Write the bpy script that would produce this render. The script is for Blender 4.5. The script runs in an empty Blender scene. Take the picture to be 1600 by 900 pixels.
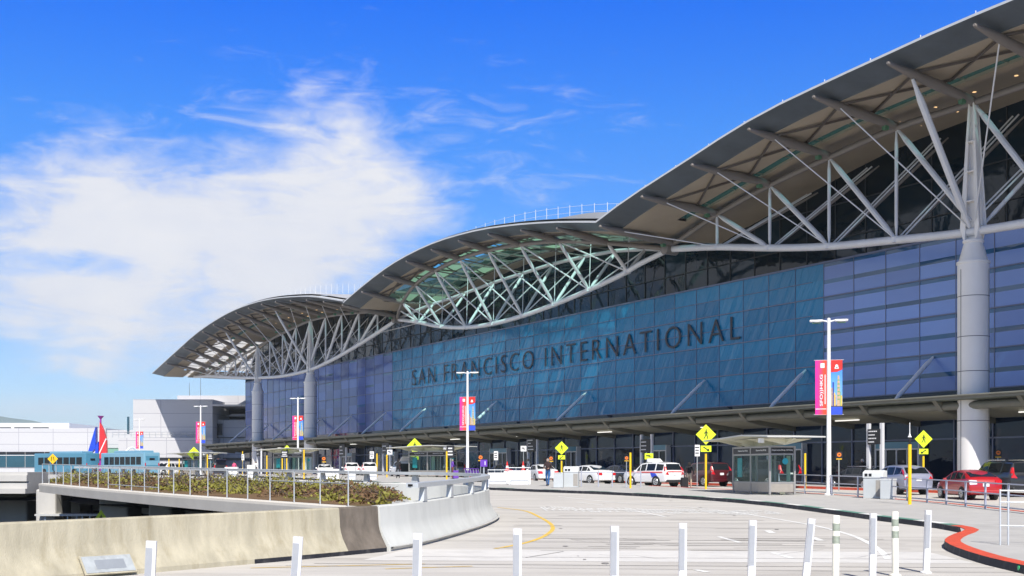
import bpy, bmesh, math, random
from mathutils import Vector, Matrix
random.seed(11)
R = math.radians
scene = bpy.context.scene
COL = scene.collection
EYE = 2.25
D = Vector((-.4925, .8704, 0)).normalized()      # along the terminal front, away from the camera
N = Vector((.8704, .4925, 0)).normalized()       # into the terminal
def W(s, t, z): return D*s + N*t + Vector((0, 0, z))
def K(k): return 50.6 + 6.1*k                     # structural bays of 6.1 m
def gz(y):
    """height of the upper roadway, which climbs gently away from the camera and then levels"""
    if y < 95: return .0121*y
    if y < 145:
        q = (y-95)/50.
        return 1.1495 + .0121*50*(q - q*q/2)
    return 1.1495 + .3025
def at(px, y, dz=0.0):
    x = (px-800)/1900.*y
    return Vector((x, y, gz(y)+dz))
def lerp(a, b, q): return a+(b-a)*q
def table(tab, x):
    """smooth interpolation through a table (Hermite with finite-difference slopes)"""
    n = len(tab)
    if x <= tab[0][0]: return tab[0][1]
    if x >= tab[-1][0]: return tab[-1][1]
    for i in range(n-1):
        if x <= tab[i+1][0]: break
    def slope(j):
        a = max(0, j-1); b = min(n-1, j+1)
        return (tab[b][1]-tab[a][1])/(tab[b][0]-tab[a][0])
    h = tab[i+1][0]-tab[i][0]; q = (x-tab[i][0])/h
    m0, m1 = slope(i)*h, slope(i+1)*h
    return ((2*q**3-3*q*q+1)*tab[i][1] + (q**3-2*q*q+q)*m0 + (-2*q**3+3*q*q)*tab[i+1][1] + (q**3-q*q)*m1)

# ------------------------------------------------------------------ materials
def pm(name, base, rough=.6, metal=0., var=.12, scale=1.5, bump=0., bscale=30., spec=.5, coat=0.,
       stretch=(1, 1, 1), dark=None, darkamt=0., dscale=.6, emit=None, estr=0.):
    m = bpy.data.materials.new(name); m.use_nodes = True
    nt = m.node_tree; b = nt.nodes['Principled BSDF']
    b.inputs['Roughness'].default_value = rough; b.inputs['Metallic'].default_value = metal
    b.inputs['Specular IOR Level'].default_value = spec
    b.inputs['Coat Weight'].default_value = coat
    if coat: b.inputs['Coat Roughness'].default_value = .04
    b.inputs['Base Color'].default_value = (*base, 1)
    if emit:
        b.inputs['Emission Color'].default_value = (*emit, 1); b.inputs['Emission Strength'].default_value = estr
    if var or bump or dark:
        tc = nt.nodes.new('ShaderNodeTexCoord'); mp = nt.nodes.new('ShaderNodeMapping')
        mp.inputs['Scale'].default_value = stretch
        nt.links.new(tc.outputs['Object'], mp.inputs['Vector'])
    if var or dark:
        nz = nt.nodes.new('ShaderNodeTexNoise'); nz.inputs['Scale'].default_value = scale
        nz.inputs['Detail'].default_value = 6; nz.inputs['Roughness'].default_value = .6
        nt.links.new(mp.outputs['Vector'], nz.inputs['Vector'])
        mr = nt.nodes.new('ShaderNodeMapRange')
        mr.inputs['From Min'].default_value = .25; mr.inputs['From Max'].default_value = .75
        mr.inputs['To Min'].default_value = 1-var; mr.inputs['To Max'].default_value = 1+var
        nt.links.new(nz.outputs['Fac'], mr.inputs['Value'])
        vm = nt.nodes.new('ShaderNodeVectorMath'); vm.operation = 'SCALE'
        vm.inputs[0].default_value = base
        nt.links.new(mr.outputs['Result'], vm.inputs['Scale'])
        out = vm.outputs['Vector']
        if dark:
            n2 = nt.nodes.new('ShaderNodeTexNoise'); n2.inputs['Scale'].default_value = dscale
            n2.inputs['Detail'].default_value = 8; n2.inputs['Roughness'].default_value = .65
            nt.links.new(mp.outputs['Vector'], n2.inputs['Vector'])
            m2 = nt.nodes.new('ShaderNodeMapRange')
            m2.inputs['From Min'].default_value = .52; m2.inputs['From Max'].default_value = .72
            m2.inputs['To Min'].default_value = 0; m2.inputs['To Max'].default_value = darkamt
            nt.links.new(n2.outputs['Fac'], m2.inputs['Value'])
            mx = nt.nodes.new('ShaderNodeMix'); mx.data_type = 'RGBA'
            nt.links.new(m2.outputs['Result'], mx.inputs['Factor'])
            nt.links.new(out, mx.inputs['A']); mx.inputs['B'].default_value = (*dark, 1)
            out = mx.outputs['Result']
        nt.links.new(out, b.inputs['Base Color'])
    if bump:
        n3 = nt.nodes.new('ShaderNodeTexNoise'); n3.inputs['Scale'].default_value = bscale
        n3.inputs['Detail'].default_value = 5
        nt.links.new(mp.outputs['Vector'], n3.inputs['Vector'])
        bp = nt.nodes.new('ShaderNodeBump'); bp.inputs['Strength'].default_value = bump
        bp.inputs['Distance'].default_value = .05
        nt.links.new(n3.outputs['Fac'], bp.inputs['Height']); nt.links.new(bp.outputs['Normal'], b.inputs['Normal'])
    return m

def glass_mat(name, tint, opacity, rough=.03, body=(.02, .03, .035), fres=True):
    """pane: part clear (tinted transparent), part dark reflective body"""
    m = bpy.data.materials.new(name); m.use_nodes = True
    nt = m.node_tree; b = nt.nodes['Principled BSDF']; o = nt.nodes['Material Output']
    b.inputs['Base Color'].default_value = (*body, 1); b.inputs['Roughness'].default_value = rough
    b.inputs['Specular IOR Level'].default_value = .6
    tr = nt.nodes.new('ShaderNodeBsdfTransparent'); tr.inputs['Color'].default_value = (*tint, 1)
    fr = nt.nodes.new('ShaderNodeFresnel'); fr.inputs['IOR'].default_value = 1.5
    mr = nt.nodes.new('ShaderNodeMath'); mr.operation = 'MAXIMUM'; mr.inputs[1].default_value = opacity
    if fres: nt.links.new(fr.outputs['Fac'], mr.inputs[0])
    else: mr.inputs[0].default_value = 0
    mx = nt.nodes.new('ShaderNodeMixShader')
    nt.links.new(mr.outputs[0], mx.inputs['Fac'])
    nt.links.new(tr.outputs[0], mx.inputs[1]); nt.links.new(b.outputs[0], mx.inputs[2])
    nt.links.new(mx.outputs[0], o.inputs['Surface'])
    return m

def panel_mat(name, base, rough, var, spec=.6, hue=.0, base2=None, streak=False):
    """facade panel: a random value per panel (face attribute) shifts the tone; glass is slightly warped"""
    m = bpy.data.materials.new(name); m.use_nodes = True
    nt = m.node_tree; b = nt.nodes['Principled BSDF']
    b.inputs['Roughness'].default_value = rough; b.inputs['IOR'].default_value = spec
    a = nt.nodes.new('ShaderNodeAttribute'); a.attribute_name = 'panel_tone'
    mx = nt.nodes.new('ShaderNodeMix'); mx.data_type = 'RGBA'
    lo = tuple(c*(1-var) for c in base); hi = tuple(c*(1+var) for c in (base2 or base))
    mx.inputs['A'].default_value = (*lo, 1); mx.inputs['B'].default_value = (*hi, 1)
    nt.links.new(a.outputs['Fac'], mx.inputs['Factor'])
    tc = nt.nodes.new('ShaderNodeTexCoord'); nz = nt.nodes.new('ShaderNodeTexNoise')
    nz.inputs['Scale'].default_value = .7; nz.inputs['Detail'].default_value = 3
    if streak:     # rolled glass: faint slanting waves that distort what it mirrors
        m1_ = nt.nodes.new('ShaderNodeMapping'); m1_.inputs['Rotation'].default_value = (0, 0, R(-29.5)); m2_ = nt.nodes.new('ShaderNodeMapping'); m2_.inputs['Rotation'].default_value = (R(0), R(-28), 0); m2_.inputs['Scale'].default_value = (1, 1, 1); m3_ = nt.nodes.new('ShaderNodeMapping'); m3_.inputs['Scale'].default_value = (1, 1.6, .16)
        nt.links.new(tc.outputs['Object'], m1_.inputs['Vector']); m2_.inputs['Rotation'].default_value = (R(-28), 0, 0)
        nt.links.new(m1_.outputs[0], m2_.inputs['Vector']); nt.links.new(m2_.outputs[0], m3_.inputs['Vector']); nt.links.new(m3_.outputs[0], nz.inputs['Vector']); nz.inputs['Detail'].default_value = 5
    else: nt.links.new(tc.outputs['Object'], nz.inputs['Vector'])
    bp = nt.nodes.new('ShaderNodeBump'); bp.inputs['Strength'].default_value = .6 if streak else .07; bp.inputs['Distance'].default_value = .3
    nt.links.new(nz.outputs['Fac'], bp.inputs['Height']); nt.links.new(bp.outputs['Normal'], b.inputs['Normal'])
    nt.links.new(mx.outputs['Result'], b.inputs['Base Color'])
    return m

def clad_mat(name, base, mortar, w, h, rough=.55):
    """pale cladding with joints: brick texture used as a regular panel grid"""
    m = bpy.data.materials.new(name); m.use_nodes = True
    nt = m.node_tree; b = nt.nodes['Principled BSDF']; b.inputs['Roughness'].default_value = rough
    g = nt.nodes.new('ShaderNodeNewGeometry'); sp = nt.nodes.new('ShaderNodeSeparateXYZ')
    nt.links.new(g.outputs['Position'], sp.inputs[0])
    ad = nt.nodes.new('ShaderNodeMath'); ad.operation = 'ADD'
    nt.links.new(sp.outputs['X'], ad.inputs[0]); nt.links.new(sp.outputs['Y'], ad.inputs[1])
    cb = nt.nodes.new('ShaderNodeCombineXYZ')
    nt.links.new(ad.outputs[0], cb.inputs['X']); nt.links.new(sp.outputs['Z'], cb.inputs['Y'])
    br = nt.nodes.new('ShaderNodeTexBrick'); br.offset = 0
    br.inputs['Scale'].default_value = 1; br.inputs['Brick Width'].default_value = w; br.inputs['Row Height'].default_value = h
    br.inputs['Mortar Size'].default_value = .05; br.inputs['Color1'].default_value = (*base, 1)
    br.inputs['Color2'].default_value = (*[c*.95 for c in base], 1); br.inputs['Mortar'].default_value = (*mortar, 1)
    nt.links.new(cb.outputs[0], br.inputs['Vector']); nt.links.new(br.outputs['Color'], b.inputs['Base Color'])
    return m

M = {}
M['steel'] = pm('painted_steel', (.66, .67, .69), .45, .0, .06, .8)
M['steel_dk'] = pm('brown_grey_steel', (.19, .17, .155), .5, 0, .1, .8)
M['column'] = pm('column_paint', (.80, .78, .75), .42, 0, .05, .5)
M['seam'] = pm('dark_seam', (.09, .09, .1), .6, 0, 0)
M['fascia'] = pm('zinc_fascia', (.10, .12, .14), .45, .2, .22, .5, stretch=(1, 1, .3))
M['coping'] = pm('pale_coping', (.62, .64, .66), .4, 0, .05)
M['soffit'] = pm('soffit_panels', (.34, .29, .225), .75, 0, .12, .35)
M['rooftop'] = pm('roof_membrane', (.42, .43, .45), .7, 0, .08, .2)
M['brace'] = pm('brown_brace', (.09, .075, .065), .6, 0, .1)
M['skyl_clear'] = glass_mat('clear_skylight', (.50, .86, .80), .10, .05, (.10, .32, .28), False)
M['skyl_teal'] = glass_mat('teal_skylight', (.10, .30, .32), .6, .1, (.05, .17, .18), False)
def translucent(name, c):
    m = bpy.data.materials.new(name); m.use_nodes = True
    nt = m.node_tree; b = nt.nodes['Principled BSDF']; o = nt.nodes['Material Output']
    b.inputs['Base Color'].default_value = (*c, 1); b.inputs['Roughness'].default_value = .6
    t = nt.nodes.new('ShaderNodeBsdfTranslucent'); t.inputs['Color'].default_value = (*c, 1)
    mx = nt.nodes.new('ShaderNodeMixShader'); mx.inputs['Fac'].default_value = .6
    nt.links.new(b.outputs[0], mx.inputs[1]); nt.links.new(t.outputs[0], mx.inputs[2]); nt.links.new(mx.outputs[0], o.inputs['Surface'])
    return m
M['skyl_pale'] = translucent('pale_green_skylight', (.22, .42, .28))
M['skyl_white'] = translucent('white_skylight', (.85, .86, .88))
M['glass_teal'] = panel_mat('teal_facade_glass', (.002, .155, .345), .07, .10, 1.5, base2=(.003, .19, .385), streak=True)
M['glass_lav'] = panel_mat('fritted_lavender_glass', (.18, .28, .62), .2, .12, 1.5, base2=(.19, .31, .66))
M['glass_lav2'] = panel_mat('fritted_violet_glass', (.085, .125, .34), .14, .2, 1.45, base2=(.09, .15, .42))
M['glass_strip'] = panel_mat('dark_blue_strip', (.025, .10, .22), .08, .3, 1.7)
M['glass_upper'] = panel_mat('dark_upper_glass', (.006, .018, .028), .05, .5, 1.42)
M['glass_door'] = panel_mat('entrance_glass', (.006, .017, .045), .04, .5, 1.45)
M['mullion'] = pm('mullion', (.15, .18, .28), .5, .2, .05)
M['mullion_dk'] = pm('dark_mullion', (.03, .035, .04), .5, .2, 0)
M['letter'] = pm('dark_lettering', (.010, .014, .03), .4, 0, 0)
M['canopy'] = pm('canopy_metal', (.17, .17, .14), .55, .1, .15, 1)
M['canopy_soffit'] = pm('canopy_soffit', (.34, .33, .25), .7, 0, .1, .6)
M['canopy_top'] = pm('canopy_louvre', (.13, .15, .12), .6, 0, .35, 3)
M['white_wall'] = clad_mat('white_cladding', (.53, .53, .54), (.30, .30, .34), 7.5, 2.6)
M['grey_wall'] = clad_mat('grey_cladding', (.52, .52, .55), (.36, .36, .4), 7.5, 2.6)
M['white'] = pm('white_paint', (.80, .80, .80), .5, 0, .04)
M['warmwhite'] = pm('cream_plastic', (.80, .78, .68), .5, 0, .05)
M['dark_opening'] = pm('dark_opening', (.012, .013, .016), .3, 0, 0)
M['blue_window'] = pm('blue_window', (.02, .08, .12), .06, 0, .3, .2)
M['road'] = pm('concrete_road', (.535, .512, .478), .85, 0, .16, 1.1, .2, 60, .3, stretch=(.20, 1, 1), dark=(.30, .28, .26), darkamt=.6, dscale=.6)
M['lower'] = pm('lower_shaded_asphalt', (.03, .03, .033), .9, 0, .2, .5)  # near-black so the lower level and its back wall read as shaded
M['pave'] = pm('pavement_concrete', (.46, .45, .435), .85, 0, .10, 1.3, .1, 50, .3, dark=(.32, .31, .30), darkamt=.4, dscale=.4)
M['apron'] = pm('apron_concrete', (.50, .50, .48), .85, 0, .10, 1.2)
M['line_white'] = pm('white_marking', (.80, .80, .78), .7, 0, .08, 6, dark=(.5, .48, .45), darkamt=.4, dscale=3)
M['line_yellow'] = pm('yellow_marking', (.78, .52, .08), .7, 0, .12, 6, dark=(.5, .44, .35), darkamt=.5, dscale=3)
M['joint'] = pm('joint_tar', (.12, .11, .11), .8, 0, .3, 5)
M['skid'] = pm('tyre_mark', (.44, .42, .395), .85, 0, .25, 3)
M['drain_green'] = pm('drain_green', (.02, .45, .16), .4, 0, .1, 9)
M['oil'] = pm('oil_drip', (.34, .32, .30), .6, 0, .2, 8)
M['pale_band'] = pm('pale_concrete', (.64, .625, .60), .85, 0, .08, 2, dark=(.4, .39, .38), darkamt=.3, dscale=.8)
M['kerb_black'] = pm('kerb_black', (.012, .013, .02), .7, 0, .3, 4, .1, 40, dark=(.13, .125, .12), darkamt=.6, dscale=2.6)
M['kerb_white'] = pm('kerb_white', (.78, .78, .76), .6, 0, .08, 4)
M['kerb_green'] = pm('kerb_green', (.10, .27, .20), .6, 0, .12, 4)
M['kerb_red'] = pm('kerb_red', (.66, .085, .04), .7, 0, .22, 5, .1, 40, dark=(.30, .11, .08), darkamt=.7, dscale=3.5)
M['kerb_grey'] = pm('kerb_grey', (.40, .39, .38), .8, 0, .1, 3)
M['barrier_old'] = pm('stained_concrete', (.455, .415, .31), .9, 0, .24, 1.5, .35, 40, .2, stretch=(2.0, 2.0, .38), dark=(.28, .235, .145), darkamt=.65, dscale=1.2)
M['barrier_dark'] = pm('brown_stained_concrete', (.165, .14, .115), .85, 0, .35, 2.2, .3, 40, .2, stretch=(1.5, 1.5, .5), dark=(.08, .07, .06), darkamt=.7, dscale=1.2)
M['barrier_pale'] = pm('painted_barrier', (.62, .63, .60), .75, 0, .08, 1.4, .1, 40, stretch=(1.5, 1.5, .4), dark=(.42, .41, .37), darkamt=.35, dscale=.9)
M['barrier_grey'] = pm('grey_concrete', (.45, .45, .43), .85, 0, .12, 1.5, .1, 40)
M['ledge'] = pm('ledge_concrete', (.66, .62, .55), .85, 0, .08, .8)
M['pier'] = pm('pier_concrete', (.50, .485, .45), .85, 0, .12, .8)
M['rail'] = pm('galvanised_rail', (.42, .45, .48), .4, .4, .08, 3)
M['rail_pale'] = pm('pale_rail', (.52, .55, .57), .45, .2, .06, 3)
M['rail_lav'] = pm('grey_rail_paint', (.36, .38, .46), .45, .1, .06, 3)
M['soil'] = pm('soil', (.16, .10, .05), .95, 0, .3, 1.2, .3, 10, .2, dark=(.09, .12, .02), darkamt=.9, dscale=.25)
M['yellow'] = pm('yellow_post_paint', (.85, .55, .01), .5, 0, .06, 3)
M['black'] = pm('black_paint', (.012, .012, .014), .5, 0, 0)
M['sign_yg'] = pm('fluorescent_sign', (.72, .90, .02), .5, 0, .02)
M['sign_yellow'] = pm('amber_sign', (.90, .52, .01), .5, 0, .02)
M['tape'] = pm('grey_reflective_tape', (.36, .375, .40), .35, 0, .06, 8)
M['tape_green'] = pm('worn_reflective_tape', (.33, .37, .30), .45, 0, .25, 14)
M['post_white'] = pm('white_post_plastic', (.78, .78, .79), .55, 0, .08, 5, stretch=(1, 1, .3), dark=(.36, .34, .31), darkamt=.6, dscale=7)
M['bin'] = pm('bin_metal', (.50, .53, .54), .5, 0, .05, 2)
M['plate_grey'] = pm('weathered_plate', (.42, .45, .46), .6, .1, .18, 5, dark=(.22, .20, .17), darkamt=.6, dscale=3)
M['bin_top'] = pm('bin_top', (.68, .70, .69), .5, 0, .05, 2)
M['bin_hatch'] = pm('bin_hatch', (.34, .32, .29), .6, 0, .1, 10)
M['shelter_frame'] = pm('shelter_frame', (.34, .33, .32), .45, .3, .06)
M['shelter_panel'] = pm('shelter_panel', (.36, .33, .29), .5, .2, .12, 3)
M['shelter_roof'] = pm('shelter_roof', (.55, .55, .52), .5, .1, .06)
M['shelter_soffit'] = pm('shelter_soffit', (.72, .70, .56), .6, 0, .05)
M['shelter_glass'] = glass_mat('shelter_glass', (.88, .96, .94), .10, .03, (.03, .07, .07), False)
M['tealposter'] = pm('teal_poster', (.02, .38, .45), .4, 0, .15, 2)
M['etched'] = glass_mat('etched_glass', (.7, .85, .8), .72, .4, (.62, .76, .68), False)
M['text_white'] = pm('white_lettering', (.82, .82, .82), .5, 0, 0)
M['tyre'] = pm('tyre_rubber', (.018, .018, .018), .8, 0, .1)
M['rim'] = pm('alloy_rim', (.55, .56, .58), .3, .7, .05)
M['car_glass'] = pm('car_glass', (.012, .016, .02), .03, 0, 0, spec=.3)
M['tail'] = pm('tail_lamp', (.55, .01, .015), .2, 0, 0, coat=.5)
M['tail_clear'] = pm('clear_lamp', (.75, .68, .70), .15, 0, 0, coat=.5)
M['trim'] = pm('black_trim', (.02, .02, .022), .6, 0, 0)
M['chrome'] = pm('chrome', (.6, .6, .62), .2, .9, 0)
M['plate'] = pm('number_plate', (.75, .75, .75), .5, 0, .02)
M['skin'] = pm('skin', (.55, .33, .24), .55, 0, .04)
M['orange_sign'] = pm('orange_symbol', (.85, .20, .02), .5, 0, .05)
M['red'] = pm('red_paint', (.70, .03, .02), .45, 0, .05)
M['sculpt_red'] = pm('sculpture_red', (.75, .025, .03), .4, 0, .04)
M['sculpt_blue'] = pm('sculpture_blue', (.01, .06, .60), .4, 0, .04)
M['sculpt_purple'] = pm('sculpture_purple', (.30, .02, .30), .4, 0, .04)
M['bus_blue'] = pm('light_blue_bus', (.17, .36, .48), .35, 0, .04, coat=.4)
M['bus_mid'] = pm('mid_blue_bus', (.07, .23, .34), .35, 0, .04, coat=.4)
M['purple'] = pm('purple_plastic', (.14, .04, .42), .5, 0, .05)
M['foliage'] = pm('shrub_leaf', (.215, .20, .03), .7, 0, .35, 3)
M['foliage_brown'] = pm('brown_shrub_leaf', (.15, .085, .04), .8, 0, .35, 3)
M['hill'] = pm('hillside', (.13, .19, .17), .95, 0, .25, .004)
M['green_eave'] = pm('green_trim', (.16, .34, .26), .6, 0, .05)
M['lamp_on'] = pm('canopy_light', (.8, .8, .78), .5, 0, 0, emit=(1, .97, .9), estr=.7)
M['downlight'] = pm('warm_downlight', (.8, .6, .4), .5, 0, 0, emit=(1, .62, .28), estr=.9)

# ------------------------------------------------------------------ mesh builder
class MB:
    def __init__(s): s.v = []; s.f = []; s.m = []; s.tone = []; s.tw = False
    def quad(s, pts, m=0, tone=.5):
        i = len(s.v); s.v += [Vector(p) for p in pts]; s.f.append(tuple(range(i, i+len(pts)))); s.m.append(m); s.tone.append(tone)
    def box(s, c, size, rz=0., m=0, mat=None):
        x, y, z = size[0]/2, size[1]/2, size[2]/2
        rot = mat if mat is not None else Matrix.Rotation(rz, 3, 'Z')
        c = Vector(c); i = len(s.v)
        for dx in (-x, x):
            for dy in (-y, y):
                for dz in (-z, z): s.v.append(c + rot @ Vector((dx, dy, dz)))
        for f in ((0, 1, 3, 2), (4, 6, 7, 5), (0, 4, 5, 1), (2, 3, 7, 6), (0, 2, 6, 4), (1, 5, 7, 3)):
            s.f.append(tuple(i+j for j in f)); s.m.append(m); s.tone.append(.5)
    def bar(s, p0, p1, w, h, m=0, up=Vector((0, 0, 1))):
        p0, p1 = Vector(p0), Vector(p1); d = (p1-p0); L = d.length; d.normalize()
        if abs(d.dot(up)) > .99: up = Vector((0, 1, 0))
        a = d.cross(up).normalized(); b = a.cross(d)
        s.box((p0+p1)/2, (w, L, h), m=m, mat=Matrix((a, d, b)).transposed())
    def tube(s, p0, p1, r0, r1=None, n=8, m=0, cap=True):
        s.path([p0, p1], [r0, r0 if r1 is None else r1], n, m, cap)
    def path(s, pts, rad, n=8, m=0, cap=True, closed=False):
        pts = [Vector(p) for p in pts]
        if not isinstance(rad, (list, tuple)): rad = [rad]*len(pts)
        i0 = len(s.v); prev = None
        for j, p in enumerate(pts):
            a = pts[max(0, j-1)]; b = pts[min(len(pts)-1, j+1)]
            d = (b-a).normalized()
            if prev is None:
                u = Vector((0, 0, 1)) if abs(d.z) < .9 else Vector((1, 0, 0))
                x = d.cross(u).normalized()
            else: x = (prev - d*prev.dot(d)).normalized()
            prev = x; y = d.cross(x)
            for q in range(n):
                th = 2*math.pi*q/n
                s.v.append(p + (x*math.cos(th)+y*math.sin(th))*rad[j])
        for j in range(len(pts)-1):
            for q in range(n):
                a = i0+j*n+q; b = i0+j*n+(q+1) % n
                s.f.append((a, b, b+n, a+n)); s.m.append(m); s.tone.append(.5)
        if cap:
            s.f.append(tuple(i0+q for q in reversed(range(n)))); s.m.append(m); s.tone.append(.5)
            e = i0+(len(pts)-1)*n
            s.f.append(tuple(e+q for q in range(n))); s.m.append(m); s.tone.append(.5)
    def lathe(s, c, prof, n=16, m=0, axis='Z'):
        """prof = [(r, h)...] revolved about the axis through c"""
        c = Vector(c); i0 = len(s.v)
        for r, h in prof:
            for q in range(n):
                th = 2*math.pi*q/n; a, b = r*math.cos(th), r*math.sin(th)
                s.v.append(c + (Vector((a, b, h)) if axis == 'Z' else Vector((h, a, b)) if axis == 'X' else Vector((b, h, a))))
        for j in range(len(prof)-1):
            for q in range(n):
                a = i0+j*n+q; b = i0+j*n+(q+1) % n
                s.f.append((a, b, b+n, a+n)); s.m.append(m); s.tone.append(.5)
        s.f.append(tuple(i0+q for q in reversed(range(n)))); s.m.append(m); s.tone.append(.5)
        e = i0+(len(prof)-1)*n
        s.f.append(tuple(e+q for q in range(n))); s.m.append(m); s.tone.append(.5)
    def prism(s, poly, ex, m=0, mside=None):
        poly = [Vector(p) for p in poly]; ex = Vector(ex); n = len(poly); i = len(s.v)
        s.v += poly + [p+ex for p in poly]
        s.f.append(tuple(i+j for j in range(n))); s.m.append(m); s.tone.append(.5)
        s.f.append(tuple(i+n+j for j in reversed(range(n)))); s.m.append(m); s.tone.append(.5)
        for j in range(n):
            k = (j+1) % n
            s.f.append((i+k, i+j, i+n+j, i+n+k)); s.m.append(m if mside is None else mside); s.tone.append(.5)
    def sweep(s, prof, path, mats=None, ups=None, cap=True):
        """prof [(out, up)...] open or closed strip swept on a ground path; 'out' is to the right of travel"""
        path = [Vector(p) for p in path]; n = len(prof); i0 = len(s.v)
        for j, p in enumerate(path):
            a = path[max(0, j-1)]; b = path[min(len(path)-1, j+1)]
            d = (b-a); d.z = 0; d.normalize(); r = Vector((d.y, -d.x, 0))
            for o, u in prof: s.v.append(p + r*o + Vector((0, 0, u)))
        for j in range(len(path)-1):
            for q in range(n-1):
                a = i0+j*n+q
                s.f.append((a, a+1, a+n+1, a+n)); s.m.append(mats(j, q) if mats else 0); s.tone.append(.5)
        if cap:
            s.f.append(tuple(i0+q for q in range(n))); s.m.append(mats(0, 0) if mats else 0); s.tone.append(.5)
            e = i0+(len(path)-1)*n
            s.f.append(tuple(e+q for q in reversed(range(n)))); s.m.append(mats(len(path)-2, 0) if mats else 0); s.tone.append(.5)
    def build(s, name, mats, parent=None, smooth=False, angle=40, bevel=0):
        me = bpy.data.meshes.new(name)
        me.from_pydata([tuple(v) for v in s.v], [], s.f)
        if not isinstance(mats, (list, tuple)): mats = [mats]
        for m in mats: me.materials.append(M[m] if isinstance(m, str) else m)
        me.polygons.foreach_set('material_index', s.m)
        if s.tw:
            at_ = me.attributes.new('panel_tone', 'FLOAT', 'FACE'); at_.data.foreach_set('value', s.tone)
        bm = bmesh.new(); bm.from_mesh(me)
        if not s.tw:
            bmesh.ops.recalc_face_normals(bm, faces=bm.faces)
        bm.to_mesh(me); bm.free()
        if smooth:
            me.polygons.foreach_set('use_smooth', [True]*len(me.polygons))
            me.set_sharp_from_angle(angle=R(angle))
        o = bpy.data.objects.new(name, me); COL.objects.link(o)
        if bevel:
            md = o.modifiers.new('edge', 'BEVEL'); md.width = bevel; md.segments = 2; md.limit_method = 'ANGLE'
        return put(o, parent)

WORLD_ROOT = {}
def put(o, parent):
    if parent is not None:
        o.parent = parent
        if parent.name in WORLD_ROOT: o.matrix_parent_inverse = Matrix.Translation(-WORLD_ROOT[parent.name])
    return o
def tag(o, label=None, cat=None, group=None, kind=None):
    if label: o['label'] = label
    if cat: o['category'] = cat
    if group: o['group'] = group
    if kind: o['kind'] = kind
    return o
def root(name, loc, label, cat, group=None, rz=0., world=False):
    o = bpy.data.objects.new(name, None); COL.objects.link(o); o.empty_display_size = .2
    o.location = loc; o.rotation_euler = (0, 0, rz)
    if world: WORLD_ROOT[o.name] = Vector(loc)
    return tag(o, label, cat, group)
def struct(mb, name, mats, **k): return tag(mb.build(name, mats, **k), kind='structure')
def kids(o): return [c for c in COL.objects if c.parent == o]
CH = {}
def copy_tree(o, parent=None):
    c = o.copy(); COL.objects.link(c)
    if parent is not None: c.parent = parent; c.matrix_parent_inverse = o.matrix_parent_inverse
    for ch in o.children: copy_tree(ch, c)
    return c
def text_mesh(name, body, mat, M4, parent=None, width=None, height=None, ext=.01, weight=0., spacing=1.0, align='CENTER'):
    cu = bpy.data.curves.new(name, 'FONT'); cu.body = body; cu.extrude = .02; cu.offset = weight; cu.space_character = spacing
    cu.resolution_u = 3
    ob = bpy.data.objects.new(name+'_src', cu); COL.objects.link(ob)
    dg = bpy.context.evaluated_depsgraph_get()
    me = bpy.data.meshes.new_from_object(ob.evaluated_get(dg))
    bpy.data.objects.remove(ob); bpy.data.curves.remove(cu)
    xs = [v.co.x for v in me.vertices]; ys = [v.co.y for v in me.vertices]
    x0, x1, y0, y1 = min(xs), max(xs), min(ys), max(ys)
    sy = height/(y1-y0) if height else None; sx = width/(x1-x0) if width else None
    if sy is None: sy = sx
    if sx is None: sx = sy
    for v in me.vertices:
        x = (v.co.x-(x0+x1)/2)*sx; y = (v.co.y-(y0+y1)/2)*sy; z = v.co.z/.02*ext
        v.co = M4 @ Vector((x, y, z))
    me.materials.clear(); me.materials.append(M[mat] if isinstance(mat, str) else mat)
    for p in me.polygons: p.material_index = 0
    o = bpy.data.objects.new(name, me); COL.objects.link(o)
    return put(o, parent)
def frame(o, x, y):
    x = Vector(x).normalized(); y = Vector(y).normalized(); z = x.cross(y)
    m = Matrix((x, y, z)).transposed().to_4x4(); m.translation = Vector(o); return m
UP = Vector((0, 0, 1))

# ================================================================== SETTING: decks, road, kerbs
# lower level / general ground
mb = MB(); mb.quad([(-4700, -120, -4.6), (4700, -120, -4.6), (4700, 5300, -4.6), (-4700, 5300, -4.6)])
struct(mb, 'ground', 'lower')

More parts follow.
